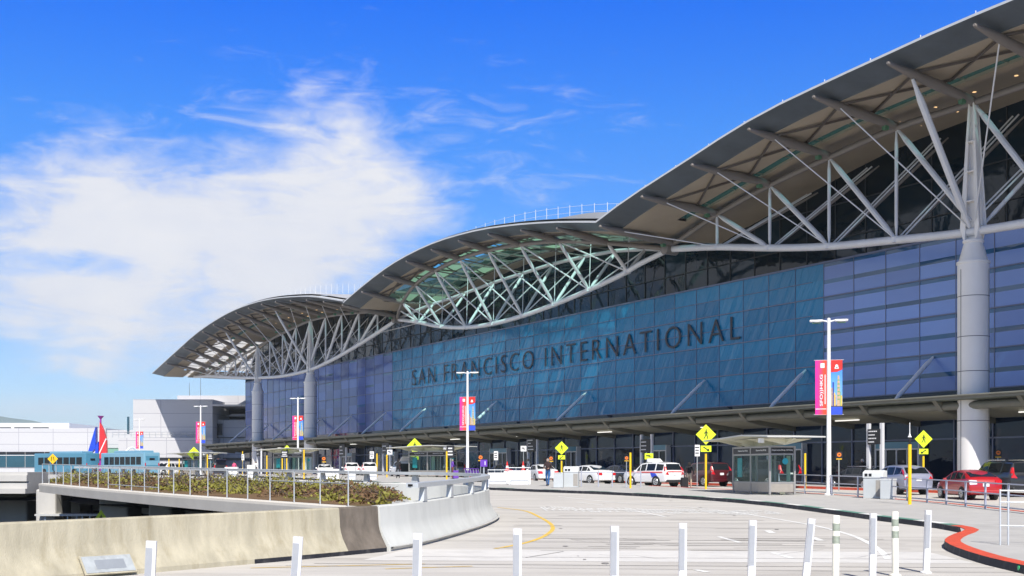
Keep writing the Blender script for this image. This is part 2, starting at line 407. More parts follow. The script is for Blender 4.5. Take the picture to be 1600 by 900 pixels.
barrier_path_old = [(-30, -3.6), (-14.5, 14.4), (-9.5, 20.25), (-7.05, 23.1), (-4.88, 25.75), (-3.70, 27.32)]
barrier_path_dark = [(-3.70, 27.32), (-2.90, 28.4)]
nose = [(-2.90, 28.4), (-2.45, 29.6), (-2.0, 31.6), (-1.45, 34.6), (-.95, 37.8), (-.62, 41.0), (-.55, 43.4), (-.72, 45.6), (-1.25, 47.8), (-2.2, 49.7), (-3.4, 51.1), (-5.0, 52.4)]
far_limb = [(-5.0, 52.4), (-8.5, 56.4), (-12.6, 61.1), (-17.6, 66.9), (-22.5, 72.4), (-27.2, 77.0)]
deck_poly = [(-70, -50)] + barrier_path_old + [barrier_path_dark[1]] + nose[1:] + far_limb[1:] + [(-31, 77.5), (-130, 77.5), (-330, 130), (-330, 420), (330, 420), (330, -50)]
def deck(name, poly, mat, dz=0., thick=0., mside=None, kind='structure', build=True):
    bm = bmesh.new(); vs = [bm.verts.new((x, y, 0)) for x, y in poly]
    es = [bm.edges.new((vs[i], vs[(i+1) % len(vs)])) for i in range(len(vs))]
    bmesh.ops.triangle_fill(bm, use_beauty=True, edges=es)
    for yy in list(range(95, 150, 8)):
        g = bm.verts[:]+bm.edges[:]+bm.faces[:]
        bmesh.ops.bisect_plane(bm, geom=g, plane_co=(0, yy, 0), plane_no=(0, 1, 0))
    for f in bm.faces:
        f.normal_update()
        if f.normal.z < 0: f.normal_flip()
    if thick:
        be = [e for e in bm.edges if len(e.link_faces) == 1]
        r = bmesh.ops.extrude_edge_only(bm, edges=be)
        for v in [g for g in r['geom'] if isinstance(g, bmesh.types.BMVert)]: v.co.z -= thick
        for f in bm.faces:
            f.normal_update()
            if abs(f.normal.z) < .5: f.material_index = 1 if mside else 0
    for v in bm.verts: v.co.z += gz(v.co.y)+dz
    me = bpy.data.meshes.new(name); bm.to_mesh(me); bm.free()
    me.materials.append(M[mat])
    if mside: me.materials.append(M[mside])
    o = bpy.data.objects.new(name, me); COL.objects.link(o); o['kind'] = kind
    return o
deck('road', deck_poly, 'road', 0, 1.2, 'barrier_grey')

# traffic island: kerb line facing the road, then back along the railing
kerb = [(9.65, -20), (9.65, 16), (9.7, 23), (9.78, 25.4), (10.2, 28.3), (10.75, 30.2), (11.7, 32.2), (12.75, 34.2), (13.05, 36.2), (12.95, 38.3), (12.5, 42), (12.1, 47), (11.3, 54), (9.2, 61.5),
        (5.5, 68.9), (2.7, 72.6), (0, 76.2), (-5, 84.5), (-12, 98), (-25, 124), (-46, 166), (-78, 232)]
island_back = [(-63, 240), (-30, 175), (-10, 135), (-3.2, 112), (2.5, 98), (8.6, 85), (13.5, 74), (16.8, 66), (18.9, 54), (19.1, 45), (19.2, -20)]
def smooth_path(pts, step=1.0):
    out = []
    for i in range(len(pts)-1):
        p0 = Vector(pts[max(0, i-1)]); p1 = Vector(pts[i]); p2 = Vector(pts[i+1]); p3 = Vector(pts[min(len(pts)-1, i+2)])
        n = max(1, int((p2-p1).length/step))
        for j in range(n):
            q = j/n
            out.append(.5*((2*p1)+(p2-p0)*q+(2*p0-5*p1+4*p2-p3)*q*q+(-p0+3*p1-3*p2+p3)*q**3))
    out.append(Vector(pts[-1])); return out
def g3(pts, dz=0.): return [Vector((p[0], p[1], gz(p[1])+dz)) for p in pts]
ks = smooth_path(kerb, .8)
isl = [(p.x, p.y) for p in ks[::2]] + island_back
deck('pavement', isl, 'pave', .15)
# kerb stones along the island, painted: black face, white/green top, red at the near nose
acc = [0.]
kp = g3(ks)
for a, b in zip(kp, kp[1:]): acc.append(acc[-1]+(b-a).length)
nose_i = max(i for i, p in enumerate(kp) if p.y < 36.3)
def kerb_mats(j, q):
    if q == 0: return 0
    if j < nose_i: return 3
    return 1 if int(acc[j]/2.2) % 2 else 2
mb = MB(); mb.sweep([(-.03, 0), (-.0, .165), (.36, .165), (.36, .10)], kp, kerb_mats, cap=False)
struct(mb, 'kerb', ['kerb_black', 'kerb_green', 'kerb_white', 'kerb_red'])
# red inner kerb of the island next to the drop-off lane
ib = smooth_path([p for p in island_back[::-1]], 2.)
mb = MB(); mb.sweep([(.02, 0), (0, .165), (-.22, .165), (-.22, .1)], g3(ib)[::1], lambda j, q: 0 if ib[j][1] > 26 and ib[j][1] < 82 else 1, cap=False)
struct(mb, 'kerb', ['kerb_red', 'kerb_grey'])
mk_ = root('drain_marker', (9.69, 23.25, gz(23.25)+.09), 'small green drain marker on the black kerb face at the right edge', 'marker')
m_ = MB(); m_.lathe((0, 0, 0), [(.045, -.012), (.045, .03)], 14, axis='X'); m_.build('disc', 'drain_green', mk_)
# terminal-side pavement
def tw(s, t): p = W(s, t, 0); return (p.x, p.y)
deck('pavement', [tw(-30, 57.4), tw(30, 57.4), tw(70, 57.4), tw(110, 57.6), tw(160, 58), tw(260, 58), tw(260, 67), tw(-30, 67)], 'pave', .15)
mb = MB(); mb.sweep([(.02, 0), (0, .16), (.25, .16), (.25, .1)], [Vector((*tw(s, 57.35 if s < 90 else 57.6), gz(tw(s, 57.4)[1]))) for s in range(-30, 261, 6)], cap=False)
struct(mb, 'kerb', ['kerb_red'])

# road markings
def ribbon(pts, w, mat, name='road_marking', dz=.006, sm=True):
    p = g3(smooth_path(pts, .6) if sm else pts, dz)
    mb = MB()
    for j in range(len(p)-1):
        def side(i):
            a = p[max(0, i-1)]; b = p[min(len(p)-1, i+1)]; d = (b-a).normalized(); r = Vector((d.y, -d.x, 0))*w/2
            return p[i]-r, p[i]+r
        a0, a1 = side(j); b0, b1 = side(j+1)
        mb.quad([a1, b1, b0, a0])
    return mb
def merge(*ms):
    o = MB()
    for m in ms:
        i = len(o.v); o.v += m.v; o.f += [tuple(i+j for j in f) for f in m.f]; o.m += m.m; o.tone += m.tone
    return o
struct(ribbon([(2.5, 66), (4.6, 58.6), (6.3, 55), (7.7, 52), (8.7, 48), (9.2, 43.6), (9.55, 40), (9.65, 37.5), (9.5, 34), (9.07, 30.8), (8.6, 28.3), (8.1, 26.2)], .15, 'line_white'), 'road_marking', 'line_white')
struct(ribbon([(-.6, 52.1), (.5, 49), (1.0, 44), (1.25, 40), (1.24, 37), (1.0, 34.5), (.7, 32.6), (.25, 30.8), (-.4, 29.2)], .13, 'line_yellow'), 'road_marking', 'line_yellow')
struct(merge(ribbon([(-5.2, 24.2), (-1.8, 25.1)], .09, 'line_yellow', sm=False), ribbon([(-2.5, 24.0), (-.8, 24.6)], .09, 'line_yellow', sm=False)), 'road_marking', 'line_yellow')
dash = []
for (a, b) in [((3.1, 58), (4.1, 54.5)), ((5.0, 48.5), (5.6, 44.3)), ((5.7, 33.5), (5.85, 31.2)), ((1.6, 62.8), (2.9, 62.0)), ((6.0, 28.0), (6.1, 26.5)), ((3.6, 23.8), (3.75, 23.3))]:
    dash.append(ribbon([a, b], .14, 'line_white', sm=False))
for (a, b) in [((8.2, 33.2), (8.1, 31.8)), ((7.6, 36.2), (7.5, 35.0))]: dash.append(ribbon([a, b], .2, 'line_white', sm=False))
struct(merge(*dash), 'road_marking', 'line_white')
mb = MB()                                            # rows of small raised rumble ticks
for row in range(3):
    for i in range(62):
        x = 1.25 + i*.118*1.25 + row*.06; y = 51.6 - row*1.25 - .06*i + .5*math.sin(i*.35)
        if random.random() < .12 or (row == 2 and random.random() < .35): continue
        z = gz(y)+.007
        mb.quad([(x, y, z), (x+.10, y, z), (x+.03, y+.95, z+.0115), (x-.07, y+.95, z+.0115)])
struct(mb, 'road_marking', 'line_white')
# pale cross band of newer concrete, its joints, tar lines, tyre marks
mb = MB(); mb.quad([(-3.2, 26.0, gz(26.0)+.003), (9.62, 25.2, gz(25.2)+.003), (9.65, 28.2, gz(28.2)+.003), (-2.5, 29.0, gz(29)+.003)])
struct(mb, 'road_patch', 'pale_band')
mb = merge(ribbon([(-4.1, 25.2), (9.6, 24.2)], .05, 'joint', dz=.008, sm=False), ribbon([(-4.6, 24.7), (9.6, 23.2)], .03, 'joint', dz=.008, sm=False),
           ribbon([(-2.6, 26.9), (9.6, 26.15)], .035, 'joint', dz=.008, sm=False), ribbon([(-1.9, 31.9), (9.9, 30.6)], .035, 'joint', dz=.008, sm=False),
           ribbon([(1.2, 28.3), (.3, 26.6)], .035, 'joint', dz=.008, sm=False), ribbon([(-.9, 38.4), (11, 36.8)], .04, 'joint', dz=.008, sm=False))
for y_ in (34.6, 41.2, 44.8, 49.6, 55.5):
    mb = merge(mb, ribbon([(-.4 if y_ > 33 else -1.6, y_), (12, y_-1.6)], .03, 'joint', dz=.008, sm=False))
for x_ in ():
    mb = merge(mb, ribbon([(x_, 18), (x_+.15, 30), (x_-.2, 42), (x_-1.6, 56)], .025, 'joint', dz=.0095))
cr_ = random.Random(9)
for i in range(7):
    x_, y_ = cr_.uniform(0, 8), cr_.uniform(25, 40); pts_ = [(x_, y_)]
    for j in range(6): x_ += cr_.uniform(.1, .5)*(1 if i % 2 else -1); y_ += cr_.uniform(-.1, .5); pts_.append((x_, y_))
    mb = merge(mb, ribbon(pts_, .014, 'joint', dz=.0105, sm=False))
struct(mb, 'road_joint', 'joint')
mb = MB()
for i in range(16):         # oil drips
    x_, y_ = cr_.choice([1.6, 4.9, 8.0])+cr_.gauss(0, .35), cr_.uniform(23, 60); r_ = cr_.uniform(.02, .09)
    mb.quad([(x_+r_*math.cos(a)*cr_.uniform(.7, 1.2), y_+2.2*r_*math.sin(a), gz(y_)+.0118+.0121*2.2*r_*math.sin(a)) for a in [q*.628 for q in range(10)]])
struct(mb, 'oil_stain', 'oil')
mb = MB()
for i in range(26):
    y = random.choice([random.uniform(28.6, 33), random.uniform(30, 46)]); x0 = random.uniform(-.6, 6.5); L = random.uniform(1.0, 4.2)
    r = ribbon([(x0, y), (x0+L*.5, y-.08+random.uniform(-.1, .1)), (x0+L, y-.2+random.uniform(-.2, .2))], random.uniform(.05, .16), 'skid', dz=.005+.0001*i)
    mb = merge(mb, r)
struct(mb, 'tyre_mark', 'skid')

# ================================================================== HILLS
mb = MB()
prof = [(-2600, 150), (-2100, 190), (-1850, 186), (-1700, 183), (-1600, 165), (-1450, 138), (-1300, 120), (-1150, 95), (-900, 70), (-600, 50), (-300, 40), (200, 30), (900, 20)]
for i in range(len(prof)-1):
    for j in range(8):
        x0 = lerp(prof[i][0], prof[i+1][0], j/8); x1 = lerp(prof[i][0], prof[i+1][0], (j+1)/8)
        h0 = table(prof, x0)+3*math.sin(x0*.031); h1 = table(prof, x1)+3*math.sin(x1*.031)
        mb.quad([(x0, 3300, -5), (x1, 3300, -5), (x1, 4000, h1), (x0, 4000, h0)]); mb.quad([(x0, 4000, h0), (x1, 4000, h1), (x1, 5200, -5), (x0, 5200, -5)])
struct(mb, 'hills', 'hill', smooth=True)

# ================================================================== TERMINAL
T = root('airport_terminal', W(108, 80, gz(110)), 'large glass airport terminal under a rolling wave-shaped roof on white trusses', 'terminal building', world=True)
EAVE_R = [(-11, 21.3), (-7, 24.2), (-4, 26.0), (-2, 26.55), (-1.3, 26.55), (-.6, 26.45), (.05, 26.25), (.84, 26.0), (1.75, 25.6), (2.53, 24.9), (3.15, 24.2), (4, 23.3), (4.6, 22.55), (5, 21.95)]
EAVE_C = [(5, 21.95), (5.5, 22.5), (5.93, 22.96), (6.86, 23.8), (7.88, 24.53), (8.45, 24.82), (9.04, 25.0), (9.64, 25.1), (10.3, 25.04), (11, 24.8), (11.72, 24.38), (12.5, 23.65), (13.13, 22.95), (13.9, 22.0)]
EAVE_L = [(13.9, 22.2), (15.17, 23.6), (15.92, 24.3), (17.1, 25.1), (18.35, 25.75), (19.7, 26.12), (21.2, 26.15), (22.9, 25.65), (24.7, 24.65), (26.6, 23.05), (29.7, 20.3)]
def eave(k): return table(EAVE_R, k) if k < 5 else table(EAVE_C, k) if k < 13.9 else table(EAVE_L, k)
SECS = [('R', EAVE_R, -11, 5), ('C', EAVE_C, 5, 13.9), ('L', EAVE_L, 13.9, 29.7)]
def ks_of(a, b, st=.5):
    n = int(round((b-a)/st)); return [a+(b-a)*i/n for i in range(n+1)]
t0 = 53.6
for nm, tab, ka, kb in SECS:
    kk = ks_of(ka, kb, .5)
    fas, sof, top, cop, bars = MB(), MB(), MB(), MB(), MB()
    glz = {'clear': MB(), 'teal': MB(), 'pale': MB(), 'white': MB()}
    rnd = random.Random(5)
    for a, b in zip(kk, kk[1:]):
        sa, sb = K(a), K(b); za, zb = table(tab, a), table(tab, b); mid = (a+b)/2
        def strip(m, ta, ha, tb, hb, mi=0):
            m.quad([W(sa, ta, za+ha), W(sb, ta, zb+ha), W(sb, tb, zb+hb), W(sa, tb, za+hb)], mi)
        strip(cop, t0-.03, 0, t0-.03, .14); strip(cop, t0-.03, .14, t0+.5, .2)
        strip(fas, t0-.03, 0, t0+2.1, -.42); strip(fas, t0+2.1, -.42, t0+2.12, -.50)
        # skylight intervals in t for this bay
        if nm == 'C' and 5.9 < mid < 13.2: holes = [(57.3, 64.6)]
        elif nm == 'L' and 25.0 < mid < 28.9: holes = [(57.8, 60.4), (61.5, 63.4), (64.0, 66.2), (66.9, 69.6), (70.3, 75)]
        elif nm == 'C' or (nm == 'R' and mid > 4.5) or (nm == 'L' and mid < 14.4): holes = []
        else: holes = [(59.3, 60.25)]
        edges = [t0+2.12]; 
        for h in holes: edges += [h[0], h[1]]
        edges.append(100)
        for i in range(0, len(edges), 2):
            lo, hi = edges[i], edges[i+1]
            h0_ = -.5; strip(sof, lo, h0_, min(hi, 80), h0_)
            strip(top, max(lo, t0+.5) if i else t0+.5, .2+.09*(max(lo, t0)-t0), hi, .2+.09*(hi-t0) if hi < 90 else 2.5)
        for h in holes:
            if nm == 'C':
                n = 4
                for j in range(n):
                    ta = lerp(h[0], h[1], j/n); tb = lerp(h[0], h[1], (j+1)/n)
                    kind = 'pale' if rnd.random() < .30 else 'clear'
                    strip(glz[kind], ta, -.25, tb, -.25)
                    bars.bar(W(sa, ta, za-.3), W(sb, ta, zb-.3), .09, .10)
                bars.bar(W(sa, h[1], za-.3), W(sb, h[1], zb-.3), .10, .22)
                bars.bar(W(sa, h[0], za-.3), W(sa, h[1], za-.3), .10, .25)
                if int(round(a*2)) % 2 == 0:
                    bars.bar(W(sa, h[0], za-.42), W(sb, lerp(h[0], h[1], .5), zb-.42), .07, .12); bars.bar(W(sa, lerp(h[0], h[1], .5), za-.42), W(sb, h[1], zb-.42), .07, .12)
            else:
                k2 = 'white' if mid > 25.0 else 'teal'
                strip(glz[k2], h[0], -.3, h[1], -.3)
                bars.bar(W(sa, h[0], za-.32), W(sa, h[1], za-.32), .06, .12)
                strip(sof, h[0], -.5, h[0], .3); strip(sof, h[1], -.5, h[1], .3)
    fas.build('fascia', 'fascia', T); sof.build('soffit', 'soffit', T); rf = top.build('roof', 'rooftop', T); cop.build('coping', 'coping', T)
    for q, mm in (('clear', 'skyl_clear'), ('teal', 'skyl_teal'), ('pale', 'skyl_pale'), ('white', 'skyl_white')):
        if glz[q].f: glz[q].build('skylight', mm, rf)
    if bars.f: bars.build('skylight_frame', 'canopy', rf)
    if nm == 'L':       # closing edge of the roof at its far tip
        e = MB(); k = kb; z = table(tab, k)
        e.quad([W(K(k), t0, z), W(K(k), 90, z), W(K(k), 90, z+.4), W(K(k), t0, z+.2)]); e.build('fascia', 'fascia', T)
# gable ends where a higher roof meets a lower one, and lightning-rod railings on the roof
rl = MB()
for k in [5.6+.33*i for i in range(25)]:
    z = table(EAVE_C, k)+.75; rl.tube(W(K(k), 58.5, z), W(K(k), 58.5, z+1.5), .022, n=5)
for a, b in zip([5.6+.33*i for i in range(24)], [5.6+.33*i for i in range(1, 25)]):
    for h in (.8, 1.35): rl.tube(W(K(a), 58.5, table(EAVE_C, a)+.75+h), W(K(b), 58.5, table(EAVE_C, b)+.75+h), .012, n=4)
rl.build('roof_railing', 'white', T)
rl = MB()
for k in [14.3+.33*i for i in range(16)]:
    z = table(EAVE_L, k)+.75; rl.tube(W(K(k), 58.5, z), W(K(k), 58.5, z+1.3), .02, n=5)
rl.build('roof_railing', 'white', T)
up = MB()
for kk_, tab in (([5.05+.2*i for i in range(14)], EAVE_C), ([14.0+.25*i for i in range(16)], EAVE_L)):
    for a, b in zip(kk_, kk_[1:]):
        f_ = .55 if tab is EAVE_C else .1; ha = f_*min(1, (kk_[-1]-a)/1.5)+f_; hb = f_*min(1, (kk_[-1]-b)/1.5)+f_
        up.quad([W(K(a), 57.6, table(tab, a)+.2), W(K(b), 57.6, table(tab, b)+.2), W(K(b), 57.6, table(tab, b)+hb+.2), W(K(a), 57.6, table(tab, a)+ha+.2)])
up.build('roof_upstand', 'rooftop', T)
lp = MB()
for k in [-1.6+.62*i for i in range(11)]:
    if k < 4.8: lp.tube(W(K(k), t0+.3, eave(k)+.15), W(K(k), t0+.3, eave(k)+.42), .025, n=5)
lp.build('lightning_rod', 'white', T)
mk = MB(); mk.lathe(W(K(-1.33), t0+.5, eave(-1.33)+.1), [(.12, 0), (.12, .7)], 8); mk.build('warning_light', 'kerb_white', T)

BOT_R = [(-11, 20.6), (-9, 20), (-5, 17.9), (-4, 17.1), (-2, 16.5), (0, 16.75), (1, 17.25), (2, 17.8), (3, 18.66), (4, 19.7), (5, 20.5)]
TOP_R = [(-9, 22.4), (-4, 23.9), (-2, 24.6), (-1, 24.7), (0, 24.6), (1, 24.55), (2, 24.0), (3, 23.3), (4, 22.25), (5, 20.7)]
BOT_C = [(5, 20.5), (5.7, 19.9), (6.1, 19.4), (7, 18.7), (7.7, 18.24), (8.2, 17.98), (9.1, 17.63), (10.1, 17.52), (11.1, 17.8), (12.2, 18.65), (13, 19.6), (14, 20.6)]
LENS_F = [(5, 20.5), (5.5, 21.15), (6, 21.8), (6.5, 22.37), (7, 22.84), (7.5, 23.18), (8, 23.47), (8.5, 23.7), (9, 23.86), (9.5, 23.95), (10, 23.94), (10.5, 23.82), (11, 23.62), (11.5, 23.36), (12, 22.95), (12.5, 22.4), (13, 21.75), (13.5, 21.1), (14, 20.6)]
LENS_B = [(5, 20.5), (5.5, 21.05), (6, 21.64), (6.5, 22.1), (7, 22.54), (7.5, 22.8), (8, 23.0), (9, 23.19), (10, 23.11), (11, 22.95), (11.5, 22.76), (12, 22.5), (12.5, 22.2), (13, 21.9), (13.5, 21.4), (14, 20.6)]
BOT_L = [(14, 20.6), (15, 19.56), (16.4, 18.28), (17.55, 17.4), (19, 16.65), (21, 16.54), (23, 17.1), (25, 17.9), (27.4, 19.1), (29.3, 19.8)]
TOP_L = [(14, 20.8), (15, 22.15), (16, 22.8), (17.5, 23.45), (19, 23.7), (20, 23.45), (21.5, 22.85), (23, 22.1), (25, 21.1), (27, 20.3), (29.3, 19.8)]
TC = 60.9
def lw(k): return max(0, 1-abs((k-9.5)/4.5)**3)
def pB(k): return W(K(k), TC, table(BOT_R, k) if k < 5 else table(BOT_C, k) if k < 14 else table(BOT_L, k))
def pT(k): return W(K(k), TC, table(TOP_R, k) if k < 5 else table(TOP_L, k))
def pF(k): return W(K(k), TC-4*lw(k), table(LENS_F, k))
def pK(k): return W(K(k), TC+3.7*lw(k), table(LENS_B, k))
def chord(fn, a, b, r, name, mat, parent, n=10):
    m = MB(); m.path([fn(k) for k in ks_of(a, b, .25)], r, n); return m.build(name, mat, parent, smooth=True)
def strut(p0, p1, r, parent, name='strut', mat='steel', n=8):
    m = MB(); d = (Vector(p1)-Vector(p0)); L = d.length
    if r > .1: m.path([p0, p0+d*.06, p0+d*.14, p0+d*.86, p0+d*.94, p1], [r*.45, r*.6, r, r, r*.6, r*.45], n)
    else: m.tube(p0, p1, r, n=6)
    return m.build(name, mat, parent, smooth=True)
trR = chord(pB, -9, 5, .27, 'roof_truss', 'steel', T)
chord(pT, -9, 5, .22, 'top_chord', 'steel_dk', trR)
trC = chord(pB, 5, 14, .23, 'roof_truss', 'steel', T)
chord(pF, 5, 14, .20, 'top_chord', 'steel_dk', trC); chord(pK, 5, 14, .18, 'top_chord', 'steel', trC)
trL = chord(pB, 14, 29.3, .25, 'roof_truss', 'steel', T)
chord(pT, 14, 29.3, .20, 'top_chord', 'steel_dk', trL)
for k in (5, 14):
    m = MB(); c = pB(k); m.path([c-N*.75, c-N*.6, c+N*.6, c+N*.75], [.25, .5, .5, .25], 12); m.build('node', 'steel_dk', trC, smooth=True)
def back(k): p = pT(k).copy(); return p+N*3.9-Vector((0, 0, .2))
def node_at(p, parent, r=.26):
    m = MB(); m.lathe(p-Vector((0, 0, .22)), [(.1, -.02), (r, .06), (r, .4), (.1, .48)], 8); m.build('node', 'steel', parent, smooth=True)
for k in range(-3, 5):                                # right wing
    b = pB(k)
    if k != 0 and k != -4:
        node_at(b, trR, .32)
        strut(b, pT(k), .12, trR, 'post')
    if k >= 1:
        strut(pT(k), pB(k-1) if k > 1 else W(K(0.02), TC, 17.4), .19, trR)
        for o in (-.22, .22): strut(b+N*(.2)+D*o, back(k-1)+D*o, .055, trR, 'tie_rod')
        strut(b+N*.3, back(k-1)+N*.3-D*.6, .11, trR, 'strut', 'steel_dk')
    elif k < 1:
        if k > -4: strut(pT(k), pB(k-1), .19, trR) if k <= 0 else None
        for o in (-.22, .22): strut(W(K(k), TC, table(BOT_R, k)+(.9 if k == 0 else 0))+N*.2+D*o, back(k-1)+D*o, .055, trR, 'tie_rod')
        strut(pB(k)+N*.3, back(k-1)+N*.3, .13, trR, 'strut', 'steel')
for k in range(6, 14):                                # central lens
    b = pB(k); node_at(b, trC, .3)
    strut(b, pF(k), .16, trC); strut(b, pK(k), .15, trC)
    strut(pF(k), pB(k-1), .075, trC, 'tie_rod'); strut(b, pK(k-1), .06, trC, 'tie_rod')
    mid = W(K(k), TC+.2, eave(k)-.4); strut(b, mid, .045, trC, 'tie_rod')
    strut(pF(k), pK(k), .07, trC, 'strut', 'steel_dk')
strut(pF(13.4), pB(13), .1, trC)
for k in range(15, 29):                               # left wing
    b = pB(k)
    if k not in (19, 23):
        node_at(b, trL, .28); strut(b, pT(k), .12, trL, 'post')
    if k <= 18:
        strut(pT(k), pB(k+1) if k < 18 else W(K(18.98), TC, 17.6), .19, trL)
    elif k < 23:
        strut(pT(k), pB(k+1) if k in (19, 20) else pB(k-1), .17, trL)
    if k in (21, 22): strut(pT(k+1), pB(k), .16, trL)
    if k > 23: strut(pT(k-1), pB(k), .12, trL)
    strut(b+N*.2, back(min(k+1, 29))+N*0, .06, trL, 'tie_rod'); strut(b+N*.2, back(k-1), .06, trL, 'tie_rod')
# outriggers carrying the eaves, with their cables, braces and spot lights
for k in list(range(-4, 5)) + [4.93] + list(range(6, 14)) + [13.97] + list(range(15, 29)):
    z = eave(k); vault = 5 < k < 13.95
    tip = W(K(k), 53.75, z-.46)
    inner = pF(k)+Vector((0, 0, .05)) if vault else pT(k)+Vector((0, 0, .1))
    if vault and not 6 <= k <= 13: inner = pB(5 if k < 9 else 14)
    d = inner-tip
    m = MB(); big = 1.0 if not vault else .95
    m.path([tip-d*.02, tip, tip+d*.25, tip+d*.55, inner], [.08*big, .13*big, .27*big, .33*big, .26*big], 10)
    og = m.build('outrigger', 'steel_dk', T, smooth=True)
    hang = tip+d*.27
    if k == 0: strut(hang-Vector((0, 0, .3)), W(K(0), TC-.35, 17.0), .21, og, 'strut')
    elif k in (19, 23): strut(hang-Vector((0, 0, .3)), W(K(k), TC-.35, 17.0), .19, og, 'strut')
    elif k < 5: strut(hang, pB(k-1) if k > 0 else pB(k+1), .045, og, 'tie_rod')
    elif k >= 15: strut(hang, pB(k+1) if k < 19 else pB(k-1), .045, og, 'tie_rod')
    m = MB(); c = tip+d*.86-Vector((0, 0, .28)); m.box(c, (.34, .30, .38), rz=R(30)); m.tube(c, c+Vector((0, 0, .4)), .05)
    if not vault: m.build('spotlight', 'skyl_pale', og)
for k in list(range(-4, 4))+list(range(6, 13))+list(range(14, 27)):
    brk = MB()
    for a, b in ((k, k+1), (k+1, k)):
        ti = 58.9 if not 5 < k < 13.9 else 57.1
        brk.bar(W(K(a), 55.9, eave(a)-.62), W(K(b), ti, eave(b)-.62), .11, .14)
    brk.build('soffit_brace', 'brace', T)
dl = MB()
for k in [x*.5 for x in range(-6, 9)]+[14.5+x*.5 for x in range(18)]:
    for t in (62.2, 64.2):
        p = W(K(k)+1, t, eave(k)-.53); dl.lathe(p, [(.13, -.03), (.13, 0)], 8)
dl.build('downlight', 'downlight', T)

# columns: round shaft, taper, then a slender ribbed pylon
def zc(k): return gz(W(K(k), TC, 0).y)
for k in (-4, 0, 19, 23):
    c = W(K(k), TC, 0); m = MB(); g = zc(k)
    m.lathe(c, [(.93, g), (.93, 14.75), (.98, 14.76), (.98, 14.9), (.86, 14.92), (.55, 16.05), (.62, 16.07), (.62, 16.2), (.55, 16.22)], 28)
    cl = m.build('column', 'column', T, smooth=True)
    m = MB()
    for z in (5.2, 8.2, 10.3, 12.75): m.lathe(c, [(.936, z), (.936, z+.04)], 28)
    for th in (200, 320, 80):
        q = c+Vector((math.cos(R(th)), math.sin(R(th)), 0))*.93; m.box(q+Vector((0, 0, 8.1)), (.03, .03, 12.6), rz=R(th))
    m.build('seam', 'seam', cl)
    m = MB(); ztop = pT(k).z+.1
    # web plate, two flanges and stiffener ribs
    def at_z(z): return lerp(.72, .20, (z-16.2)/(ztop-16.2))
    for sg in (-1, 1):
        w0, w1 = at_z(16.6), at_z(ztop)
        m.prism([c+D*sg*.45+N*-.32+Vector((0, 0, 16.15)), c+D*sg*w0+N*-.36+Vector((0, 0, 17.0)), c+D*sg*w1+N*-.2+Vector((0, 0, ztop)), c+D*sg*w1+N*.2+Vector((0, 0, ztop)), c+D*sg*w0+N*.36+Vector((0, 0, 17.0)), c+D*sg*.45+N*.32+Vector((0, 0, 16.15))], D*(-sg*.09))
    m.prism([c-D*.42+Vector((0, 0, 16.15)), c-D*.66+Vector((0, 0, 17.0)), c-D*.18+Vector((0, 0, ztop)), c+D*.18+Vector((0, 0, ztop)), c+D*.66+Vector((0, 0, 17.0)), c+D*.42+Vector((0, 0, 16.15))], N*.08)
    for z in (18.6, 20.4, 22.2):
        w = at_z(z); m.box(c+Vector((0, 0, z)), (w*1.9, .6, .07), rz=math.atan2(D.y, D.x))
    m.build('pylon', 'column', cl)

# glass front: four tall rows of panels; fritted lavender wings, teal centre
TF = 65.1; P = 3.05; Z0, Z1 = 7.5, 17.7
teal, lav, stp, lav2, stp2, upper, door = MB(), MB(), MB(), MB(), MB(), MB(), MB()
for q in (teal, lav, stp, lav2, stp2, upper, door): q.tw = True
rnd = random.Random(3)
ka, kb = -11.2, 26.2
npan = int(round((K(kb)-K(ka))/P))
grid, gridu, gridd = MB(), MB(), MB()
sL, sR = K(16.0), K(3.0)
def pan(m, sa, sb, za, zb, t=TF, jit=.008):
    # panels are very slightly out of plane with one another, as real glazing is
    j = [rnd.uniform(-jit, jit) for _ in range(4)]
    m.quad([W(sb, t+j[0], za), W(sa, t+j[1], za), W(sa, t+j[2], zb), W(sb, t+j[3], zb)], 0, rnd.random())
for i in range(npan):
    sa = K(ka)+i*P; sb = sa+P; mid = (sa+sb)/2
    if sR < mid < sL:
        for r in range(8): pan(teal, sa, sb, Z0+r*1.275, Z0+(r+1)*1.275)
    else:
        for r in range(8):
            z = Z0+r*1.275
            pl = mid > sL and rnd.random() < .86
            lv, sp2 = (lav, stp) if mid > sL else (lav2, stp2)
            if pl: pan(lv, sa, sb, z, z+1.275)
            else: pan(lv, sa, sb, z, z+.97); pan(sp2, sa, sb, z+.97, z+1.275)
    for (za, zb) in ((17.0, 19.6), (19.6, 22.2), (22.2, 26.0)):
        pan(upper, sa, sb, za, zb, TF+1.2, .012)
    for (za, zb) in ((gz(200)-1.5, 4.3), (4.3, 5.6)): pan(door, sa, sb, za, zb, TF-.1, .012)
    door.quad([W(sb, TF-.05, 5.6), W(sa, TF-.05, 5.6), W(sa, TF-.05, Z0), W(sb, TF-.05, Z0)], 0, .1)
    ang = math.atan2(D.y, D.x)
    grid.box(W(sa, TF-.02, (Z0+Z1)/2), (.045, .03, Z1-Z0), rz=ang)
    gridu.box(W(sa, TF+1.17, 21.4), (.09, .06, 8.6), rz=ang)
    gridd.box(W(sa, TF-.16, 3.1), (.09, .10, 5.0), rz=ang)
L_ = npan*P; sm = K(ka)+L_/2
for r in range(9):
    z = Z0+r*1.275
    if r % 2 == 0: grid.box(W(sm, TF-.05, z), (L_, .06, .075), rz=ang)
    else: grid.box(W((sL+sR)/2, TF-.02, z), (sL-sR, .055, .045), rz=ang)
for z in (19.6, 22.2): gridu.box(W(sm, TF+1.13, z), (L_, .1, .08), rz=ang)
for z in (4.3, 5.6): gridd.box(W(sm, TF-.17, z), (L_, .08, .10), rz=ang)
